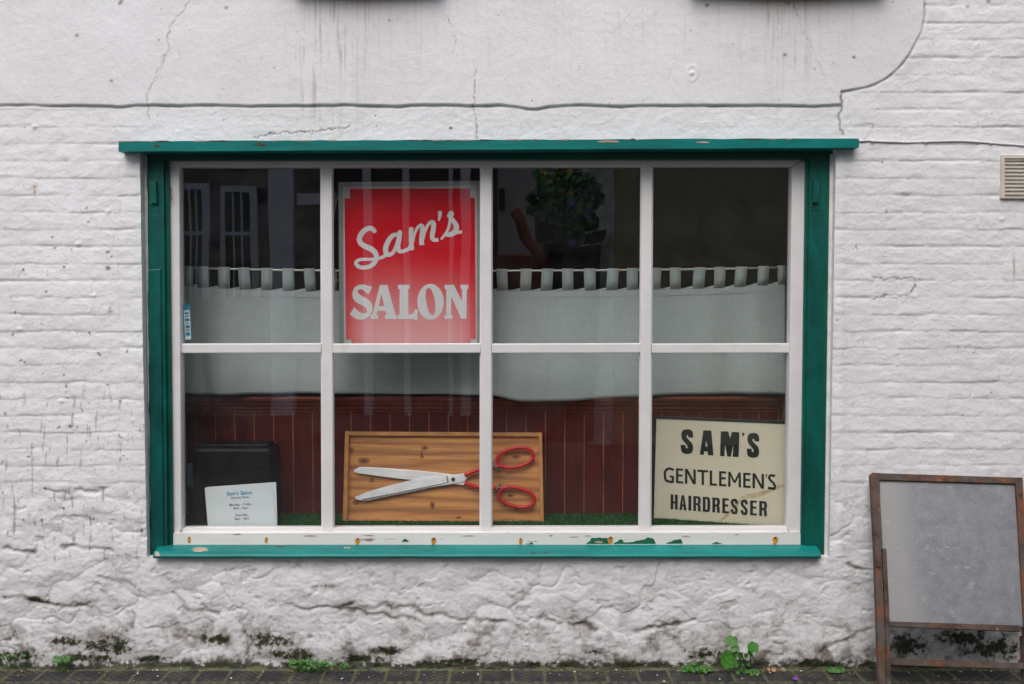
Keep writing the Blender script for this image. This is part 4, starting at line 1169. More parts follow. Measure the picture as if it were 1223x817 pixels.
cd = MB()
pts = [at(404, 232, 0.16), at(401, 243, 0.15), at(398.5, 262, 0.145), at(397.3, 282, 0.142), at(396.9, 300, 0.14), at(397.6, 316, 0.14), at(399.6, 327, 0.14), at(402.5, 334, 0.145), at(406, 337, 0.16)]
sm = []
for i in range(len(pts) - 1):
    for t in (0, .5): sm.append(pts[i].lerp(pts[i + 1], t))
cd.tube(sm + [pts[-1]], 0.0022, M['cord'], 6)
tag(cd.build('cord', None, smooth=True), 'thin beige cord looping down at the left edge of the red sign', 'cord')

# ---------------------------------------------------------------- curtain and rod
YC = 0.355
rd = MB()
rp = [at(x, y, YC) for x, y in [(212, 319.5), (260, 321), (330, 322.5), (400, 323.3), (500, 323.6), (610, 323.4), (700, 323), (800, 322), (880, 320.8), (950, 319)]]
rd.tube(rp, 0.0052, M['rod'], 10)
rod = tag(rd.build('curtain_rod', None, smooth=True), 'thin pale metal rod carrying the tab top curtain across the window', 'curtain rod')
cur = thing('curtain', 'grey green linen tab top café curtain hanging across the middle of the window', 'curtain', at(580, 345, YC))
def fold(px, t):
    return 2.1 * (0.007 * math.sin(px / 11.3 + 1.2 * math.sin(px / 47)) * (0.25 + 0.6 * t) + 0.009 * math.sin(px / 29 + 2 + t) * t + 0.012 * math.sin(px / 61 + 0.8 * t) * t
            + 0.010 * math.exp(-((px - 232 - 14 * t) / 7) ** 2) * t - 0.012 * math.exp(-((px - 900 - 30 * t * t) / 12) ** 2) * t)
bp_ = [(216, 468), (240, 471), (300, 471), (384, 470), (470, 471), (560, 471), (590, 472), (604, 475), (622, 478.5), (640, 479.5), (690, 478.5), (740, 475), (790, 472), (870, 471), (938, 470)]
tp_ = [(216, 338), (235, 341), (300, 344.5), (383, 346), (480, 346), (600, 345.5), (700, 345), (760, 344.2), (800, 343.5), (860, 342), (938, 337)]
def interp(pl, x):
    return float(np.interp(x, [p[0] for p in pl], [p[1] for p in pl]))
nx_, nz_ = 300, 34
vs = []; fs = []
for j in range(nz_ + 1):
    t = j / nz_
    for i in range(nx_ + 1):
        px = 216 + (938.5 - 216) * i / nx_
        ty = interp(tp_, px) + 1.1 * math.sin((px - 242) / 25.75 * 2 * math.pi)
        py = ty + (interp(bp_, px) - ty) * t
        P = at(px, py, YC); vs.append((P.x, YC + 0.004 + fold(px, t) * 0.75, P.z))
for j in range(nz_):
    for i in range(nx_):
        a = j * (nx_ + 1) + i; fs.append((a, a + nx_ + 1, a + nx_ + 2, a + 1))
c = MB(); c.face_set(vs, fs, M['linen'])
o = c.build('cloth', cur, smooth=True)
so = o.modifiers.new('thick', 'SOLIDIFY'); so.thickness = 0.0018; so.offset = 0
c = MB()
for (yy, dd) in ((0, 0), (8.0, 0)):
    pts = [at(px, interp(tp_, px) + 1.2 + yy + 0.6 * math.sin((px - 242) / 25.75 * 2 * math.pi), YC) + Vector((0, 0.002 + fold(px, 0.05) * .75, 0)) for px in range(217, 938, 6)]
    c.tube(pts, 0.0011, M['linen'], 5)
c.build('hem_seam', cur)
k = 0
x = 235.0 - 25.7
while x < 938:
    w = 13.2 + random.uniform(-.6, .6); sk = random.uniform(-1.6, 1.6); xa = max(x + random.uniform(-1, 1), 217); xb_ = min(xa + w, 938.3)
    if xb_ - xa > 3:
        yr_ = interp([(212, 319.5), (260, 321), (330, 322.5), (400, 323.3), (500, 323.6), (610, 323.4), (700, 323), (800, 322), (880, 320.8), (950, 319)], (xa + xb_) / 2)
        yb_ = interp(tp_, (xa + xb_) / 2) + 1.5
        PA = at(xa + sk, yr_, YC); PB = at(xb_ + sk, yr_, YC); QA = at(xa, yb_, YC); QB = at(xb_, yb_, YC)
        c = MB(); vs = []; r_ = 0.0085
        prof_t = [(0.003, None)]
        ring = [(-r_ * math.cos(a), r_ * math.sin(a)) for a in [math.pi * q / 8 for q in range(0, 9)]]
        path = [('Q', -0.0015 + 0.004)] + [('M', -r_ * .9)] + [('P', dy, dz) for dy, dz in ring] + [('Qb', 0.006)]
        for p in path:
            if p[0] == 'Q': vs += [(QA.x, YC + p[1] + fold(xa, 0) * .75, QA.z - .002), (QB.x, YC + p[1] + fold(xb_, 0) * .75, QB.z - .002)]
            elif p[0] == 'M':
                vs += [((PA.x + QA.x) / 2, YC + p[1] * .6, (PA.z + QA.z) / 2), ((PB.x + QB.x) / 2, YC + p[1] * .6, (PB.z + QB.z) / 2)]
            elif p[0] == 'P': vs += [(PA.x, YC + p[1], PA.z + p[2]), (PB.x, YC + p[1], PB.z + p[2])]
            else: vs += [(QA.x, YC + p[1] + fold(xa, 0) * .75, QA.z), (QB.x, YC + p[1] + fold(xb_, 0) * .75, QB.z)]
        m_ = len(vs) // 2
        c.face_set(vs, [(2 * i, 2 * i + 1, 2 * i + 3, 2 * i + 2) for i in range(m_ - 1)], M['linen'])
        o = c.build('curtain_tab', cur, smooth=True)
        so = o.modifiers.new('thick', 'SOLIDIFY'); so.thickness = 0.0016; so.offset = 0
    x += 25.72

# ---------------------------------------------------------------- display grass
gr = MB()
gr.box(XRL + .004, XRR - .004, 0.130, YP - 0.002, ZS + .0005, ZS + 0.004, M['grass_mat'])
rg = np.random.RandomState(3)
nb = 34000
bx = rg.uniform(XRL + .006, XRR - .006, nb); by = 0.132 + (YP - 0.136) * rg.uniform(0, 1, nb)
bh = rg.uniform(0.005, 0.012, nb) + rg.uniform(0.0, 0.010, nb) * (by > YP - 0.06) ; an = rg.uniform(0, 6.28, nb)
lx = rg.normal(0, 0.005, nb); ly = rg.normal(0, 0.005, nb); wd = 0.0016
V = np.zeros((nb, 3, 3)); V[:, 0] = np.stack([bx - wd * np.cos(an), by - wd * np.sin(an), np.full(nb, ZS + .004)], 1)
V[:, 1] = np.stack([bx + wd * np.cos(an), by + wd * np.sin(an), np.full(nb, ZS + .004)], 1); V[:, 2] = np.stack([bx + lx, by + ly, ZS + .004 + bh], 1)
o0 = len(gr.v); kk = gr.mi(M['turf'])
gr.v += [tuple(p) for p in V.reshape(-1, 3).tolist()]
gr.f += [[o0 + 3 * i, o0 + 3 * i + 1, o0 + 3 * i + 2] for i in range(nb)]; gr.m += [kk] * nb
go = gr.build('artificial_grass')
tag(go, 'dark green artificial grass matting covering the display shelf inside the window', 'artificial grass'); go['kind'] = 'stuff'

# ---------------------------------------------------------------- scissors board
PBl = atz(409, 622.5, ZS + 0.004); PBr = atz(650, 624.2, ZS + 0.004)
ybot = (PBl.y + PBr.y) / 2
topz = at(411, 516, YP - 0.045).z
Ptop = Vector((PBl.x, YP - 0.045, topz)); Pbot = Vector((PBl.x, ybot, ZS + 0.004))
upv = (Ptop - Pbot).normalized()
bn = Vector((1, 0, 0)).cross(upv).normalized()
if bn.y > 0: bn = -bn
bpl = (Pbot, bn)
def bpt(x, y, off=0.0): return onplane(x, y, (Pbot + bn * off, bn))
z6 = lambda x, y: (395 + x / 4.704, 500 + y / 4.704)
bd = thing('display_board', 'shallow orange pine tray standing on the grass behind the giant scissors', 'display board', Pbot)
def bprism(mb, pts, off, th, m, holes=()):
    mb.prism([bpt(*z6(*p), off) for p in pts], bn * -th, m, [[bpt(*z6(*p), off) for p in h] for h in holes])
b = MB(); bprism(b, [(92, 88), (1174, 92), (1184, 580), (82, 570)], -0.016, 0.012, M['pine']); 
for (kx_, ky_, rx_, ry_) in [(530, 165, 13, 9), (512, 203, 8, 15), (185, 238, 22, 13), (232, 342, 11, 11), (143, 470, 15, 10), (1010, 432, 13, 7), (572, 490, 9, 19), (718, 556, 12, 5), (1040, 512, 9, 5), (118, 180, 9, 13), (1040, 215, 16, 7)]:
    for q_, (f_, m__) in enumerate(((1.7, 'knot_halo'), (1.15, 'knot_mid'), (.6, 'knot_core'))):
        pts_ = [(kx_ + rx_ * f_ * random.uniform(.85, 1.2) * math.cos(a), ky_ + ry_ * f_ * random.uniform(.85, 1.2) * math.sin(a)) for a in [2 * math.pi * w_ / 18 for w_ in range(18)]]
        bprism(b, pts_, -0.0156 + q_ * .0003, 0.0003, M[m__])
b.build('back_panel', bd)
for pts in ([(80, 70), (102, 70), (93, 575), (67, 575)], [(1167, 77), (1187, 77), (1198, 585), (1176, 584)]):
    b = MB(); bprism(b, pts, 0.004, 0.034, M['pine_edge']); b.build('side_rim', bd, bevel=0.0015)
b = MB(); bprism(b, [(100.5, 72), (1167.5, 78), (1168, 100), (101, 95)], 0.003, 0.033, M['pine_edge']); b.build('top_rim', bd, bevel=0.0015)
b = MB(); bprism(b, [(92.5, 560), (1176.5, 574), (1176.5, 584), (92, 574.5)], -0.008, 0.022, M['pine_edge']); b.build('bottom_rim', bd, bevel=0.0015)

sc = thing('giant_scissors', 'oversized open scissors with steel blades and red handles mounted on the pine tray', 'scissors', bpt(*z6(688, 342)))
b = MB(); bprism(b, [(127, 297), (135, 285), (160, 273), (185, 271), (300, 278), (470, 290), (600, 303), (692, 316), (758, 348), (748, 374), (700, 368), (640, 357), (500, 349), (350, 334), (150, 307)], 0.001, 0.004, M['steel'])
b.build('blade', sc, bevel=0.0015)
b = MB(); bprism(b, [(132, 440), (165, 428), (200, 413), (320, 378), (430, 350), (560, 332), (650, 321), (700, 313), (745, 307), (765, 322), (764, 338), (742, 355), (700, 363), (560, 387), (450, 410), (350, 430), (200, 460), (165, 458), (145, 452)], 0.007, 0.005, M['steel'])
bprism(b, [(172, 452), (200, 448), (350, 419), (560, 377), (655, 358), (648, 322), (655, 321), (664, 361), (560, 384), (350, 427), (200, 457), (178, 457)], 0.0085, 0.001, M['grey_wire'])
b.build('blade', sc, bevel=0.0015)
b = MB(); P = bpt(*z6(688, 342), 0.007); r_ = 0.009
b.prism([P + Vector((1, 0, 0)) * (r_ * math.cos(a)) + upv * (r_ * math.sin(a)) + bn * .004 for a in [2 * math.pi * k / 16 for k in range(16)]], bn * -0.004, M['screw'])
b.build('pivot_screw', sc, bevel=0.001)
def spl(pts, sub=6):
    out = []; n = len(pts)
    for i in range(n - 1):
        a, b_, c_, d = pts[max(i - 1, 0)], pts[i], pts[i + 1], pts[min(i + 2, n - 1)]
        for q_ in range(sub):
            t = q_ / sub
            out.append(tuple(0.5 * (2 * b_[e] + (c_[e] - a[e]) * t + (2 * a[e] - 5 * b_[e] + 4 * c_[e] - d[e]) * t * t + (3 * b_[e] - a[e] - 3 * c_[e] + d[e]) * t ** 3) for e in (0, 1)))
    out.append(pts[-1]); return out
def handle(path, wrap):
    b = MB(); b.tube([bpt(*z6(*p), 0.010) for p in spl(path)], 0.0088, M['red_handle'], 12)
    b.build('handle', sc, smooth=True)
    b = MB()
    (ax, ay), (bx_, by_) = wrap
    A = bpt(*z6(ax, ay), 0.012); Bv = bpt(*z6(bx_, by_), 0.012)
    ax_ = (Bv - A).normalized(); mid = (A + Bv) / 2; hl = (Bv - A).length / 2
    for k in (-1, 0, 1):
        off = ax_.cross(bn).normalized() * (k * 0.0032)
        b.tube([mid + off + ax_ * (hl * math.cos(a)) + bn * (0.012 * math.sin(a)) for a in [2 * math.pi * q_ / 14 for q_ in range(14)]], 0.0022, M['grey_wire'], 6, closed=True)
    b.build('wire_wrap', sc, smooth=True)
def oval(cx, cy, rx, ry, rot, a0, a1, n=22):
    o = []
    for i in range(n + 1):
        a = R(a0 + (a1 - a0) * i / n); x = rx * math.cos(a); y = ry * math.sin(a)
        x = math.copysign(abs(math.cos(a)) ** .85, math.cos(a)) * rx; y = math.copysign(abs(math.sin(a)) ** .85, math.sin(a)) * ry
        c_, s_ = math.cos(R(rot)), math.sin(R(rot)); o.append((cx + x * c_ - y * s_, cy + x * s_ + y * c_))
    return o
handle([(752, 318), (800, 297), (840, 285), (900, 275), (935, 268)] + oval(1037, 219, 101, 52, -11, 140, -222), ((912, 252), (948, 298)))
handle([(752, 360), (800, 378), (840, 387), (900, 391), (935, 390)] + oval(1043, 441, 100, 52, 12, 222, 582 - 4), ((952, 368), (926, 416)))

# ---------------------------------------------------------------- gentlemen's hairdresser sign
zg = lambda x, y: (780 + x / 5.835, 495 + y / 5.835)
GL = atz(*zg(5, 722), ZS + 0.006); GR = atz(*zg(918, 782), ZS + 0.006)
ex = (GR - GL); ex.normalize()
# leaning back slightly: solve so the top edge stays in front of the dado rail
lean = 0.10
gup = (Vector((0, 0, 1)) + Vector((-ex.y, ex.x, 0)) * lean).normalized()
gn = ex.cross(gup).normalized()
if gn.y > 0: gn = -gn
gp = (GL, gn)
gs = thing('hairdresser_sign', 'cream sign with black capitals leaning behind the bottom right pane', 'sign', GL)
def gprism(mb, pts, off, th, m, holes=()):
    mb.prism([onplane(*zg(*p), (GL + gn * off, gn)) for p in pts], gn * -th, m, [[onplane(*zg(*p), (GL + gn * off, gn)) for p in h] for h in holes])
b = MB(); gprism(b, [(22, 28), (990, 68), (985, 790), (4, 722)], 0.0, 0.008, M['cream'])
sm_ = [(920, 487), (870, 492), (820, 512), (775, 530), (720, 545), (660, 552), (625, 566), (604, 582), (640, 590), (700, 584), (760, 570), (810, 545), (860, 525), (918, 503)]
gprism(b, sm_, 0.0004, 0.0003, M['stain'])
gprism(b, [(604, 590), (585, 615), (545, 650), (510, 690), (480, 720), (462, 745), (480, 742), (520, 712), (548, 680), (590, 640), (612, 600)], 0.0004, 0.0003, M['stain'])
b.build('sign_board', gs)
b = MB(); gprism(b, [(5, 10), (995, 48), (995, 69), (22, 29), (4, 724), (-8, 722)], 0.004, 0.016, M['black_frame']); b.build('sign_frame', gs, bevel=0.001)
L = Letters((GL, gn), M['black_ink'], lambda x, y: (785 + x / 13.61, 505 + y / 13.61), 0.0010)
S_ = [(583, 243), (507, 238), (505, 212), (490, 195), (475, 210), (478, 240), (520, 285), (565, 330), (583, 385), (582, 440), (562, 488), (525, 503), (490, 508), (440, 502), (402, 480), (385, 430), (382, 357), (460, 362), (462, 400), (478, 420), (494, 402), (488, 370), (450, 325), (405, 270), (390, 215), (395, 155), (425, 115), (490, 103), (545, 113), (576, 150), (585, 200)]
L.poly(S_); L.poly([(x + 78.9 * 13.61, y + 4.4 * 13.61) for x, y in S_])
L.poly([(750, 122), (878, 125), (915, 530), (825, 527), (818, 467), (762, 463), (758, 522), (692, 518)], [[(795, 290), (780, 385), (820, 387)]])
c7 = lambda x, y: ((855 + x / 7.105 - 785) * 13.61, (505 + y / 7.105 - 505) * 13.61)
L.poly([c7(*p) for p in [(42, 72), (105, 73), (121, 132), (136, 77), (200, 80), (193, 290), (143, 288), (150, 180), (127, 287), (97, 285), (77, 185), (73, 284), (36, 281)]])
L.poly([c7(*p) for p in [(222, 88), (232, 82), (243, 88), (242, 102), (228, 118), (222, 114), (232, 103), (223, 100)]])
L.mb.build('heavy_lettering', gs)
sl_ = 0.066
L = Letters((GL, gn), M['black_ink'], lambda x, y: zg(x, y + sl_ * (x - 75)), 0.0010)
for ch, a, b_ in (('G', 75, 146), ('E', 160, 210), ('N', 222, 298), ('T', 309, 385), ('L', 395, 445), ('E', 460, 510), ('M', 523, 613), ('E', 628, 680), ('N', 693, 773), ('s', 800, 857)):
    cap_letter(L, ch, a, b_, 369, 473, 17, 15)
cap_letter(L, "'", 784, 795, 368, 396, 10)
L.mb.build('light_lettering', gs)
L = Letters((GL, gn), M['black_ink2'], lambda x, y: zg(x, y + 0.0755 * (x - 122)), 0.0010)
for ch, a, b_ in (('H', 122, 172), ('A', 182, 234), ('I', 246, 267), ('R', 280, 333), ('D', 346, 398), ('R', 413, 466), ('E', 482, 528), ('S', 541, 591), ('S', 610, 660), ('E', 676, 723), ('R', 740, 794)):
    cap_letter(L, ch, a, b_, 556, 660, 20, 15)
L.mb.build('condensed_lettering', gs)

# ---------------------------------------------------------------- opening hours card
zc_ = lambda x, y: (235 + x / 11.118, 570 + y / 11.118)
CL = atz(*zc_(145, 668), ZS + 0.004); CL = Vector((CL.x, 0.150, ZS + 0.004))
cn = Vector((0.0, -1, 0.10)).normalized()
cp = (CL, cn)
cardt = thing('opening_hours_card', 'white opening hours card leaning against the black box', 'card', CL)
b = MB(); b.prism([onplane(*zc_(*p), (CL - cn * .004, cn)) for p in [(105, 150), (130, 130), (1045, 65), (1052, 70), (1072, 672), (150, 672)]], cn * -0.002, M['paper']); b.build('back_sheet', cardt)
b = MB(); b.prism([onplane(*zc_(*p), cp) for p in [(110, 160), (128, 148), (990, 72), (1072, 676), (148, 676)]], cn * -0.0012, M['paper']); b.build('front_sheet', cardt)
def textline(body, x0, x1, ybase, slope, m, pl, fm, parent, name, bold=0.0):
    cu = bpy.data.curves.new(name, 'FONT'); cu.body = body; cu.size = 1; cu.offset = bold; cu.resolution_u = 3
    to = bpy.data.objects.new(name, cu); COL.objects.link(to)
    bpy.context.view_layer.update()
    dg = bpy.context.evaluated_depsgraph_get()
    me = bpy.data.meshes.new_from_object(to.evaluated_get(dg))
    bpy.data.objects.remove(to)
    xsv = [v.co.x for v in me.vertices]; mn, mx_ = min(xsv), max(xsv); s = (x1 - x0) / (mx_ - mn)
    for v in me.vertices:
        X = x0 + (v.co.x - mn) * s; Y = ybase + slope * (X - x0) - v.co.y * s
        P = onplane(*fm(X, Y), pl) + pl[1] * 0.0006
        v.co = P
    me.materials.clear(); me.materials.append(m)
    o = bpy.data.objects.new(name, me); COL.objects.link(o); o.parent = parent; o.matrix_parent_inverse = parent_world(parent).inverted()
    return o
sl2 = -0.055
textline("Sam's Salon", 398, 732, 243, sl2, M['blue_ink'], cp, zc_, cardt, 'heading_text', 0.018)
textline('Opening Times', 447, 692, 287, sl2, M['grey_ink'], cp, zc_, cardt, 'hours_text', 0.012)
textline('Monday - Friday', 434, 724, 385, sl2, M['grey_ink'], cp, zc_, cardt, 'hours_text', 0.012)
textline('9am - 5pm', 486, 680, 428, sl2, M['grey_ink'], cp, zc_, cardt, 'hours_text', 0.012)
textline('Saturday', 513, 676, 520, sl2, M['grey_ink'], cp, zc_, cardt, 'hours_text', 0.012)
textline('9am - 4pm', 500, 697, 570, sl2, M['grey_ink'], cp, zc_, cardt, 'hours_text', 0.012)

# black rounded box behind it
def rounded_box(x0, x1, y0, y1, z0, z1, r, m, name, parent=None):
    b = MB(); b.box(x0, x1, y0, y1, z0, z1, m); return b.build(name, parent, bevel=r, bseg=5)
bA = at(229, 600, 0.20); bB = at(333, 600, 0.34)
bt = thing('black_box', 'black rounded plastic box standing on the grass behind the opening hours card', 'box', (bA.x, 0.27, ZS))
zt1 = at(280, 535, 0.20).z
rounded_box(bA.x, at(325, 600, 0.2).x, 0.20, 0.37, ZS + .004, zt1, 0.022, M['plastic_black'], 'box_body', bt)
b = MB(); b.box(bA.x + .02, at(325, 600, 0.2).x - .02, 0.23, 0.34, zt1 - .004, zt1 + .012, M['plastic_black']); b.build('box_lid', bt, bevel=0.006)

# sticker on the glass
st_ = MB()
yk = YG + 0.0045
pxprism(st_, [(218.2, 366), (226.6, 365.2), (229.0, 405), (220.0, 406)], yk, 0.0006, M['sticker'])
sto = st_.build('window_sticker')
tag(sto, 'narrow pale blue sticker on the glass at the left of the top left pane', 'sticker')
st_ = MB()
pxprism(st_, [(217.8, 364.2), (227.2, 363.6), (227.6, 369.6), (218.6, 370.6)], yk - 0.0008, 0.0004, M['sticker_blue'])
for i, (yy, hh, ww) in enumerate([(373, 2.4, 4.6), (377, 1.6, 3.6), (380.5, 3.2, 5), (385.5, 1.4, 3), (388.5, 3.4, 4.6), (393.5, 1.5, 3.8), (397, 4, 4.8)]):
    pxprism(st_, [(222 + i * .25 - ww / 2 + 1, yy), (222 + i * .25 + ww / 2 + 1, yy), (222 + i * .3 + ww / 2 + 1, yy + hh), (222 + i * .3 - ww / 2 + 1, yy + hh)], yk - 0.0008, 0.0004, M['sticker_blue'])
pxprism(st_, [(218.3, 370), (219.1, 370), (221.0, 405), (220.1, 405.6)], yk - .0006, .0003, M['sticker_blue']); pxprism(st_, [(226.6, 369), (227.2, 369), (229, 405), (228.3, 405)], yk - .0006, .0003, M['sticker_blue'])
st_.build('sticker_print', sto)

# ---------------------------------------------------------------- leaning board frame on the pavement
yt_b, yf_b = -0.055, -0.42
zt_b = at(1041, 566, yt_b).z
apn = Vector((0, -(zt_b), -(yt_b - yf_b))).normalized()       # normal of the tilted plane
apn = Vector((0, -1, (yt_b - yf_b) / zt_b)).normalized()
aP = Vector((0, yf_b, 0.0)); 
za = lambda x, y: (1030 + x / 3.062, 550 + y / 3.062)
ab = thing('pavement_sign_frame', 'rusty iron pavement sign frame with a blank grey sheet leaning on the wall', 'sign frame', (1.7, -0.2, 0))
def aprism(name, pts, off, th, m, bevel=0.002):
    b = MB(); b.prism([onplane(*za(*p), (aP + apn * off, apn)) for p in pts], apn * -th, m); return b.build(name, ab, bevel=bevel)
GY = 925.0
def gx(x0, y0, x1, y1): return x0 + (x1 - x0) * (GY - y0) / (y1 - y0)
aprism('upright', [(31, 50), (37, 44), (65, 46), (64, 78), (70, 320), (82, 600), (gx(70, 320, 86, 817), GY), (gx(45, 300, 62, 817), GY), (45, 300)], 0.014, 0.030, M['rust'])
aprism('upright', [(560, 62), (586, 62), (601, 300), (gx(586, 62, 628, 817), GY), (gx(560, 62, 604, 817), GY), (575, 300)], 0.014, 0.030, M['rust'])
aprism('top_bar', [(64.5, 46), (560.5, 62), (560.5, 85), (65, 71)], 0.013, 0.026, M['rust'])
aprism('middle_bar', [(98, 588), (580, 603), (581, 626), (99, 607)], 0.012, 0.026, M['rust'])
aprism('lower_bar', [(100, 722), (590, 740), (591, 764), (101, 748)], -0.004, 0.024, M['rust'])
aprism('rear_leg', [(73, 322), (88, 322), (101, 600), (105, 817), (gx(101, 600, 105, 817), GY), (gx(86, 600, 88, 817), GY), (84, 600)], 0.006, 0.026, M['rust'])
aprism('rear_leg', [(585, 640), (603, 640), (612, 817), (617, GY), (592, GY)], -0.022, 0.026, M['rust'])
aprism('hinge_plate', [(46, 286), (66, 287), (71, 392), (50, 390)], 0.019, 0.005, M['rust'], 0.001)
aprism('sheet', [(60, 66), (566, 80), (592, 608), (92, 592)], 0.0, 0.003, M['galv'], 0)

# ---------------------------------------------------------------- pavement, kerb, road
px_s = axis([(-6, -2.45, 0.05), (-2.45, 2.45, 0.0048), (2.45, 6, 0.05)])
py_s = axis([(-1.9, -0.62, 0.03), (-0.62, 0.03, 0.0042)])
QX, QY = np.meshgrid(px_s, py_s)
pw = 0.136
rowp = np.floor((-QY - 0.045) / pw); vv = (-QY - 0.045) / pw - rowp
cx_ = QX + 0.5 * pw * (rowp % 2) + 0.006 * vnoise(QX * 3, QY * 3, 5); colp = np.floor(cx_ / pw); uv_ = cx_ / pw - colp
dje = np.minimum(np.minimum(uv_, 1 - uv_), np.minimum(vv, 1 - vv)) * pw
jn = 1 - sstep(0.004, 0.009, dje + 0.002 * vnoise(QX * 60, QY * 60, 6))
la = (QX * 0.82 + QY) / 0.034; lb = (QX * 0.82 - QY) / 0.034
ga = np.minimum(np.abs(la - np.round(la)), np.abs(lb - np.round(lb))) * 0.034
gv = (1 - sstep(0.003, 0.0065, ga)) * (1 - jn)
strip_ = sstep(-0.062, -0.040, QY + 0.008 * vnoise(QX * 14, QY * 14, 8))
rndp = _h(colp, rowp, 3)
hp = 0.005 * (1 - jn) - 0.0045 * gv + (rndp - .5) * 0.003 * (1 - jn) + 0.0012 * fbm(QX * 20, QY * 20, 3, 9)
hp = hp * (1 - strip_) + strip_ * (0.006 + 0.006 * fbm(QX * 12, QY * 14, 4, 10))
mossy = np.clip(jn * (0.8 + 0.3 * fbm(QX * 9, QY * 9, 3, 11)) + gv * 0.6 * sstep(-0.2, 0.6, fbm(QX * 8, QY * 8, 3, 12)) + strip_ * (0.30 + 0.9 * fbm(QX * 14, QY * 14, 3, 13)) + 0.15 * sstep(0.5, 1.0, fbm(QX * 11, QY * 11, 3, 15)), 0, 1)
flk = sstep(1.06, 1.1, fbm(QX * 42, QY * 30, 2, 14, 0.5)) * 0.9
pave = grid_mesh('pavement', QX, QY, hp - 0.003, (mossy, flk, flk * 0), M['paving'])
pave['kind'] = 'structure'
g = MB(); g.box(-150, 150, -150, 150, -0.20, -0.12, M['asphalt']); o = g.build('road'); o['kind'] = 'structure'
g = MB(); g.box(-60, 60, -2.04, -1.90, -0.13, 0.0, M['kerb']); o = g.build('kerb'); o['kind'] = 'structure'
g = MB(); g.box(-60, 60, -30, -7.4, -0.13, 0.0, M['asphalt']); o = g.build('far_pavement'); o['kind'] = 'structure'
# crumbs of paint and grit along the wall foot: nobody could count them
db_ = MB()
for i in range(300):
    x = random.uniform(-2.4, 2.4); y = -abs(random.gauss(0.045, 0.035)) - 0.02; r_ = random.uniform(0.0015, 0.0045)
    if random.random() < .25: y = random.uniform(-.25, -.05)
    m = random.choice([M['paper'], M['bare_wood'], M['dry_leaf'], M['bark'], M['kerb'], M['bark'], M['bark'], M['dry_leaf'], M['leaf_dark']])
    pts = [Vector((x + r_ * random.uniform(.6, 1.3) * math.cos(a), y + r_ * random.uniform(.6, 1.3) * math.sin(a), 0.006)) for a in [2 * math.pi * q_ / 6 for q_ in range(6)]]
    db_.prism(pts, Vector((random.uniform(-.001, .001), 0, random.uniform(.001, .003))), m)
o = db_.build('paint_crumbs'); tag(o, 'scattered paint flakes, grit and leaf crumbs along the foot of the wall', 'debris'); o['kind'] = 'stuff'

# ---------------------------------------------------------------- weeds at the wall foot
def wall_y(px, py):
    P = at(px, py, 0); i = min(max(int(np.searchsorted(xs, P.x)), 0), len(xs) - 1); j = min(max(int(np.searchsorted(zs, P.z)), 0), len(zs) - 1)
    return -H[j, i]
def leaf(mb, c, r, nrm, m, lobes=0, cup=0.25):
    nrm = nrm.normalized(); a = nrm.cross(Vector((0.3, 0.2, 1))).normalized(); b = nrm.cross(a)
    rot = random.random() * 6.28
    rings = [0.0, .5, 1.0]; vs = [c]; n = 14; fs = []
    for ri in (1, 2):
        for k in range(n):
            w = 2 * math.pi * k / n + rot
            rr = r * rings[ri] * (1 + (0.07 * math.sin(w * (lobes or 5)) if ri == 2 else 0) + random.uniform(-.04, .04) * (ri == 2))
            if k == 0: rr *= .72 if ri == 2 else .9
            vs.append(c + a * (rr * math.cos(w)) + b * (rr * math.sin(w)) + nrm * (cup * r * rings[ri] ** 2 * (0.6 + .4 * math.sin(2 * w))))
    for k in range(n):
        l = (k + 1) % n; fs.append((0, 1 + k, 1 + l)); fs.append((1 + k, 1 + n + k, 1 + n + l, 1 + l))
    mb.face_set(vs, fs, m)
def clump(label, cx, cy, w, h, n, r, y=-0.05):
    base = at(cx, cy + h * .5, y)
    t = thing('weed', label, 'weed', (base.x, y, 0.0), 'small weeds rooted along the foot of the wall')
    lf = MB(); stm = MB()
    for i in range(n):
        a = random.uniform(-1, 1); q_ = random.uniform(-1, 1)
        px = cx + w / 2 * a; py = cy + h / 2 * q_ * math.sqrt(max(0, 1 - a * a * .8))
        yy = y - 0.03 * (py - cy) / h + random.uniform(-.02, .01)
        P = at(px, py, yy); P.z = max(P.z, 0.012)
        leaf(lf, P, r * random.uniform(.6, 1.25), Vector((random.uniform(-.6, .6), -1, random.uniform(.4, 1.6))), random.choice([M['leaf'], M['leaf'], M['leaf_dark']]))
        foot = Vector((base.x + (P.x - base.x) * .6, y + random.uniform(-.01, .01), 0.0))
        mid = (foot + P) / 2 + Vector((0, 0.004, 0.004)); stm.tube([foot, mid, P + Vector((0, .001, 0))], 0.0009, M['stem'], 4)
    lf.build('foliage', t, smooth=True); stm.build('stems', t)
clump('small bright green weed nearest the left end of the wall foot', 73, 788, 20, 9, 16, 0.0085, -0.06)
clump('wide low mat of clover like weed below the left part of the window', 369, 793, 46, 12, 90, 0.0065, -0.06)
clump('tiny sprig just right of the wide clover mat', 407, 794, 18, 6, 12, 0.006, -0.06)
clump('rounded small leaved weed just left of the tall round leaved weed', 832, 800, 34, 17, 75, 0.0085, -0.06)
clump('scruffy green weed between the tall weed and the rusty sign frame', 998, 806, 18, 16, 30, 0.0085, -0.07)
clump('faint green tuft on the wall foot at the far left edge', 14, 784, 30, 6, 14, 0.005, -0.045)
t = thing('weed', 'tallest weed with big round scalloped leaves against the wall foot', 'weed', at(890, 812, -0.06), 'small weeds rooted along the foot of the wall')
zl = lambda x, y: (800 + x / 5.559, 740 + y / 5.559)
root = at(*zl(525, 385), -0.06); root.z = 0.0
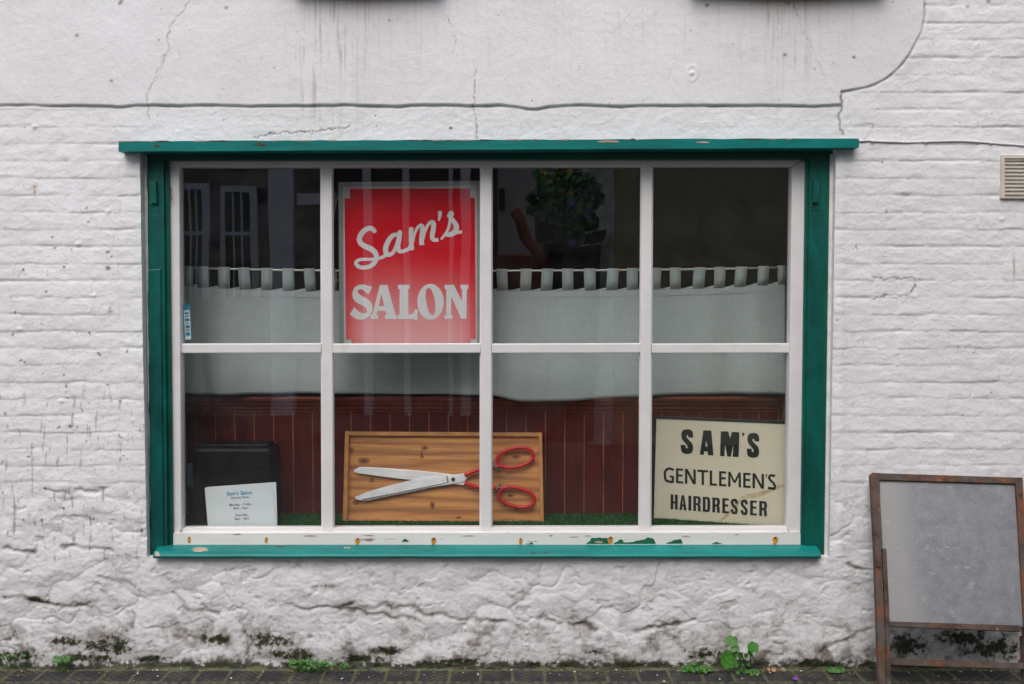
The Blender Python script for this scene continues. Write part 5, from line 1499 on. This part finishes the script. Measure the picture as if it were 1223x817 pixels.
for (x, y, r_, m) in [(462, 275, 15, 'leaf_dark'), (520, 300, 14, 'leaf_dark'), (480, 330, 16, 'leaf_dark'), (545, 375, 20, 'leaf'), (600, 392, 14, 'leaf_dark'), (510, 345, 14, 'leaf'), (412, 142, 40, 'leaf'), (433, 186, 26, 'leaf'), (385, 268, 60, 'leaf'), (400, 285, 46, 'leaf'), (552, 188, 40, 'leaf'), (530, 215, 20, 'leaf'), (470, 240, 22, 'leaf_dark'), (440, 228, 16, 'leaf_dark'), (505, 240, 16, 'leaf_dark'),
                      (440, 300, 18, 'leaf'), (500, 375, 18, 'leaf_dark'), (560, 345, 20, 'leaf_dark'), (580, 385, 18, 'leaf_dark'), (450, 375, 14, 'leaf_dark'), (540, 232, 12, 'leaf')]:
    yy = -0.075 - 0.02 * random.random()
    c = at(*zl(x, y), yy); c.z = max(c.z, .01)
    b = MB(); leaf(b, c, r_ / 5.559 / 275, Vector((random.uniform(-.35, .35), -1, random.uniform(.1, .7))), M[m], lobes=9, cup=.18); b.build('leaf', t, smooth=True)
    b = MB(); mid = root.lerp(c, .5) + Vector((0.01 * random.uniform(-1, 1), .01, 0.008)); b.tube([root, mid, c + Vector((0, .003, 0))], [0.0022, .0017, .0012], M['stem'], 5); b.build('stem', t, smooth=True)
# one fallen purple blossom
fl = thing('fallen_flower', 'tiny purple blossom lying on the pavement right of the tall weed', 'flower', at(950, 811, -0.10))
c = atz(950, 811, 0.008)
for k in range(4):
    b = MB(); leaf(b, c + Vector((0.005 * math.cos(k * 1.6), 0.004 * math.sin(k * 1.6), .003)), 0.006, Vector((math.cos(k * 1.6), -1, 1)), M['petal']); b.build('petal', fl, smooth=True)
for i, (px, py, lb) in enumerate([(917, 806, 'curled dry leaf on the ground nearest the tall weed'), (924, 809, 'dry leaf fragment lying second to the right of the tall weed'), (935, 804, 'pale dry leaf propped against the wall left of the purple blossom')]):
    b = MB(); P = at(px, py, -0.07); P.z = max(P.z, .012)
    leaf(b, P, 0.010, Vector((random.uniform(-1, 1), -.8, .8)), M['dry_leaf'], lobes=3, cup=.8)
    tag(b.build('dry_leaf', None, smooth=True), lb, 'dry leaf', 'dry leaves beside the tall weed')

# ---------------------------------------------------------------- the other side of the street (seen in the glass)
def vm(px, py, Yr):
    """point mirrored in the window glass: where the photograph's reflection shows it"""
    V_ = at(px, py, 2 * YG - Yr); return Vector((V_.x, Yr, V_.z))
YO = -9.0
opp = thing('stone_house', 'dark rubble stone house across the street, reflected in the left panes', 'house', (-3, YO, 0))
xa_, xb2 = -9.0, vm(384, 300, YO).x
b = MB(); b.box(xa_, xb2, YO - 5, YO, -.1, 7.0, M['stone']); b.build('wall', opp)
for (l, r_, tp) in ((221, 243, 227), (269, 301, 230), (160, 190, 228)):
    P = vm(l, tp, YO); Q = vm(r_, 330, YO)
    b = MB(); b.box(P.x, Q.x, YO, YO + 0.03, Q.z - .3, P.z, M['dark_pane'])
    w_ = b.build('house_window', opp)
    b = MB(); b.box(P.x - .06, P.x, YO, YO + .07, Q.z - .3, P.z + .08, M['sash']); b.box(Q.x, Q.x + .10, YO, YO + .07, Q.z - .3, P.z + .08, M['sash']); b.box(P.x, Q.x, YO, YO + .07, P.z, P.z + .08, M['sash'])
    for q_ in (.33, .66): b.box(P.x + (Q.x - P.x) * q_ - .012, P.x + (Q.x - P.x) * q_ + .012, YO + .031, YO + .05, Q.z - .3, P.z, M['sash'])
    b.box(P.x, Q.x, YO + .031, YO + .055, (P.z + Q.z) / 2 - .02, (P.z + Q.z) / 2 + .03, M['sash'])
    b.build('sash_frame', w_)
P = vm(323, 200, YO); Q = vm(353, 330, YO)
b = MB(); b.box(P.x, Q.x, YO, YO + .12, 0, 7, M['pale_render']); b.build('pilaster', opp)
shp = thing('shopfront', 'dark shopfront with pale posts across the street, reflected in the red sign', 'shopfront', (-1.5, YO, 0))
P = vm(355, 200, YO); Q = vm(590, 330, YO)
b = MB(); b.box(xb2 + .01, Q.x, YO - 4, YO - .02, -.1, 5.2, M['dark_shop']); b.build('shop_wall', shp)
for (l, r_) in ((434, 445), (482, 490), (536, 541), (550, 562)):
    P = vm(l, 200, YO); Q = vm(r_, 330, YO); b = MB(); b.box(P.x, Q.x, YO - .02, YO + .10, 0, 3.4, M['pale_render']); b.build('post', shp)
P = vm(356, 231, YO); b = MB(); b.box(P.x, P.x + .5, YO - .02, YO + .05, P.z - .15, P.z, M['pale_render']); b.build('fascia_strip', shp)
ph = thing('pale_house', 'pale rendered house further down the side street, reflected in the third pane', 'house', (0.3, -16, 0))
b = MB(); P = vm(540, 200, -16); Q = vm(640, 200, -16); b.box(P.x, Q.x, -21, -16, -.1, 9, M['pale_render'])
b.build('wall', ph)
b = MB(); P = vm(596, 226, -16); Q = vm(603, 250, -16); b.box(P.x, Q.x, -16, -15.95, Q.z, P.z, M['dark_pane']); b.build('house_window', ph)
bh2 = thing('brick_terrace', 'dark terrace closing the side street, reflected in the third pane', 'house', (3, -20, 0))
b = MB(); b.box(Q.x, 9, -24, -19, -.1, 10, M['stone']); b.build('wall', bh2)
ow = thing('olive_house', 'olive brown rendered house across the street, reflected in the right panes', 'house', (4, -6, 0))
P = vm(733, 200, -7.0); b = MB(); b.box(P.x, 12, -13, -7.0, -.1, 7.5, M['olive_render']); b.build('wall', ow)
P2 = vm(703, 200, -7.0); b = MB(); b.box(P2.x, P.x, -9.0, -6.95, -.1, 7.5, M['pillar_stone']); b.build('pillar', ow, bevel=.03)
# black container, hanging basket and red digger arm in the reflection
bn_ = thing('waste_container', 'large black lidded container beside the grey pillar, reflected in the third pane', 'container', (1, -6.6, 0))
A = vm(655, 292, -6.6); Bq = vm(718, 280, -6.6)
b = MB(); b.prism([(A.x, -6.6, 0), (Bq.x - .08, -6.6, 0), (Bq.x, -6.6, Bq.z - .1), (A.x, -6.6, A.z - .08)], Vector((0, -.3, 0)), M['bin_black']); b.build('container_body', bn_, bevel=.02)
b = MB(); b.prism([(A.x - .05, -6.56, A.z - .07), (Bq.x + .03, -6.56, Bq.z - .06), (Bq.x + .05, -6.56, Bq.z + .06), (Bq.x - .08, -6.56, Bq.z + .04), (A.x - .05, -6.56, A.z)], Vector((0, -.36, 0)), M['bin_black']); b.build('lid', bn_, bevel=.01)
hb = thing('hanging_basket', 'bushy hanging basket with yellow flowers above the container, reflected in the third pane', 'hanging basket', vm(680, 250, -5.9))
b = MB(); C0 = vm(676, 243, -5.9); rr = np.random.RandomState(5)
for i in range(1500):
    d = Vector(rr.normal(0, 1, 3)); d.normalize(); s = rr.uniform(.3, 1) ** .4 * (1 + .28 * math.sin(5 * d.x + 3 * d.z) * math.cos(4 * d.z + 1))
    p = C0 + Vector((d.x * .36 * s, d.y * .3 * s, d.z * .36 * s - .05 * d.x))
    m = M['basket_leaf']
    u_ = rr.uniform()
    if d.x > -.2 and False: pass
    if u_ > .90 and d.z > -.3 and d.x < .3: m = M['yellow_flower']
    elif u_ > .84: m = M['violet_flower']
    leaf(b, p, rr.uniform(.020, .042), Vector(rr.normal(0, 1, 3)) + Vector((0, .8, .6)), m)
b.build('foliage', hb)
b = MB(); b.tube([C0 + Vector((0, 0, .3)), C0 + Vector((0.05, 0, 1.2)), Vector((P2.x, -6.0, C0.z + 1.3)), Vector((P2.x + .1, -6.96, C0.z + 1.3))], .012, M['bin_black'], 6); b.build('bracket_arm', hb)
dg_ = thing('digger', 'orange red digger standing in the side street, reflected in the third pane', 'digger', (0.3, -12, 0))
pts = [vm(x, y, -12) for x, y in [(614, 250), (622, 262), (628, 285), (640, 300), (650, 322)]]
b = MB(); b.tube(pts, .10, M['orange_paint'], 6); b.build('boom', dg_)
P = vm(590, 305, -12); Q = vm(652, 345, -12); b = MB(); b.box(P.x, Q.x, -13.5, -12, .4, P.z, M['orange_paint']); b.build('digger_body', dg_, bevel=.06)
b = MB(); b.box(P.x - .1, Q.x, -13.6, -11.9, -.12, .42, M['bin_black']); b.build('track', dg_, bevel=.1)

# ---------------------------------------------------------------- light
w = bpy.data.worlds.new('World'); scene.world = w; w.use_nodes = True
N = w.node_tree.nodes; Lk = w.node_tree.links
bg = N['Background']
sky = N.new('ShaderNodeTexSky'); sky.sky_type = 'NISHITA'; sky.sun_disc = False
EL, AZ = 52, 168      # sun azimuth: from behind the camera, a little to the left
sky.sun_elevation = R(EL); sky.sun_rotation = R(AZ); sky.air_density = 1.0; sky.dust_density = 3.0; sky.ozone_density = 1.0
hs = N.new('ShaderNodeHueSaturation'); hs.inputs['Saturation'].default_value = 0.68
Lk.new(sky.outputs[0], hs.inputs['Color']); Lk.new(hs.outputs[0], bg.inputs['Color'])
bg.inputs['Strength'].default_value = 0.15
sun = bpy.data.lights.new('sun', 'SUN'); sun.energy = 0.85; sun.angle = R(45); sun.color = (1.0, 0.97, 0.93)
so = bpy.data.objects.new('sun', sun); COL.objects.link(so)
d = Vector((-0.25, -0.85, 1.15)).normalized()      # direction towards the sun
so.rotation_euler = d.to_track_quat('Z', 'Y').to_euler()
sky.sun_elevation = math.asin(d.z); sky.sun_rotation = math.atan2(d.x, d.y)
vs_ = scene.view_settings
vs_.view_transform = 'Standard'; vs_.look = 'None'; vs_.gamma = 1; vs_.use_curve_mapping = False
vs_.exposure = 0.56
scene.cycles.max_bounces = 8; scene.cycles.transparent_max_bounces = 12
scene.render.resolution_x = 1024; scene.render.resolution_y = 684
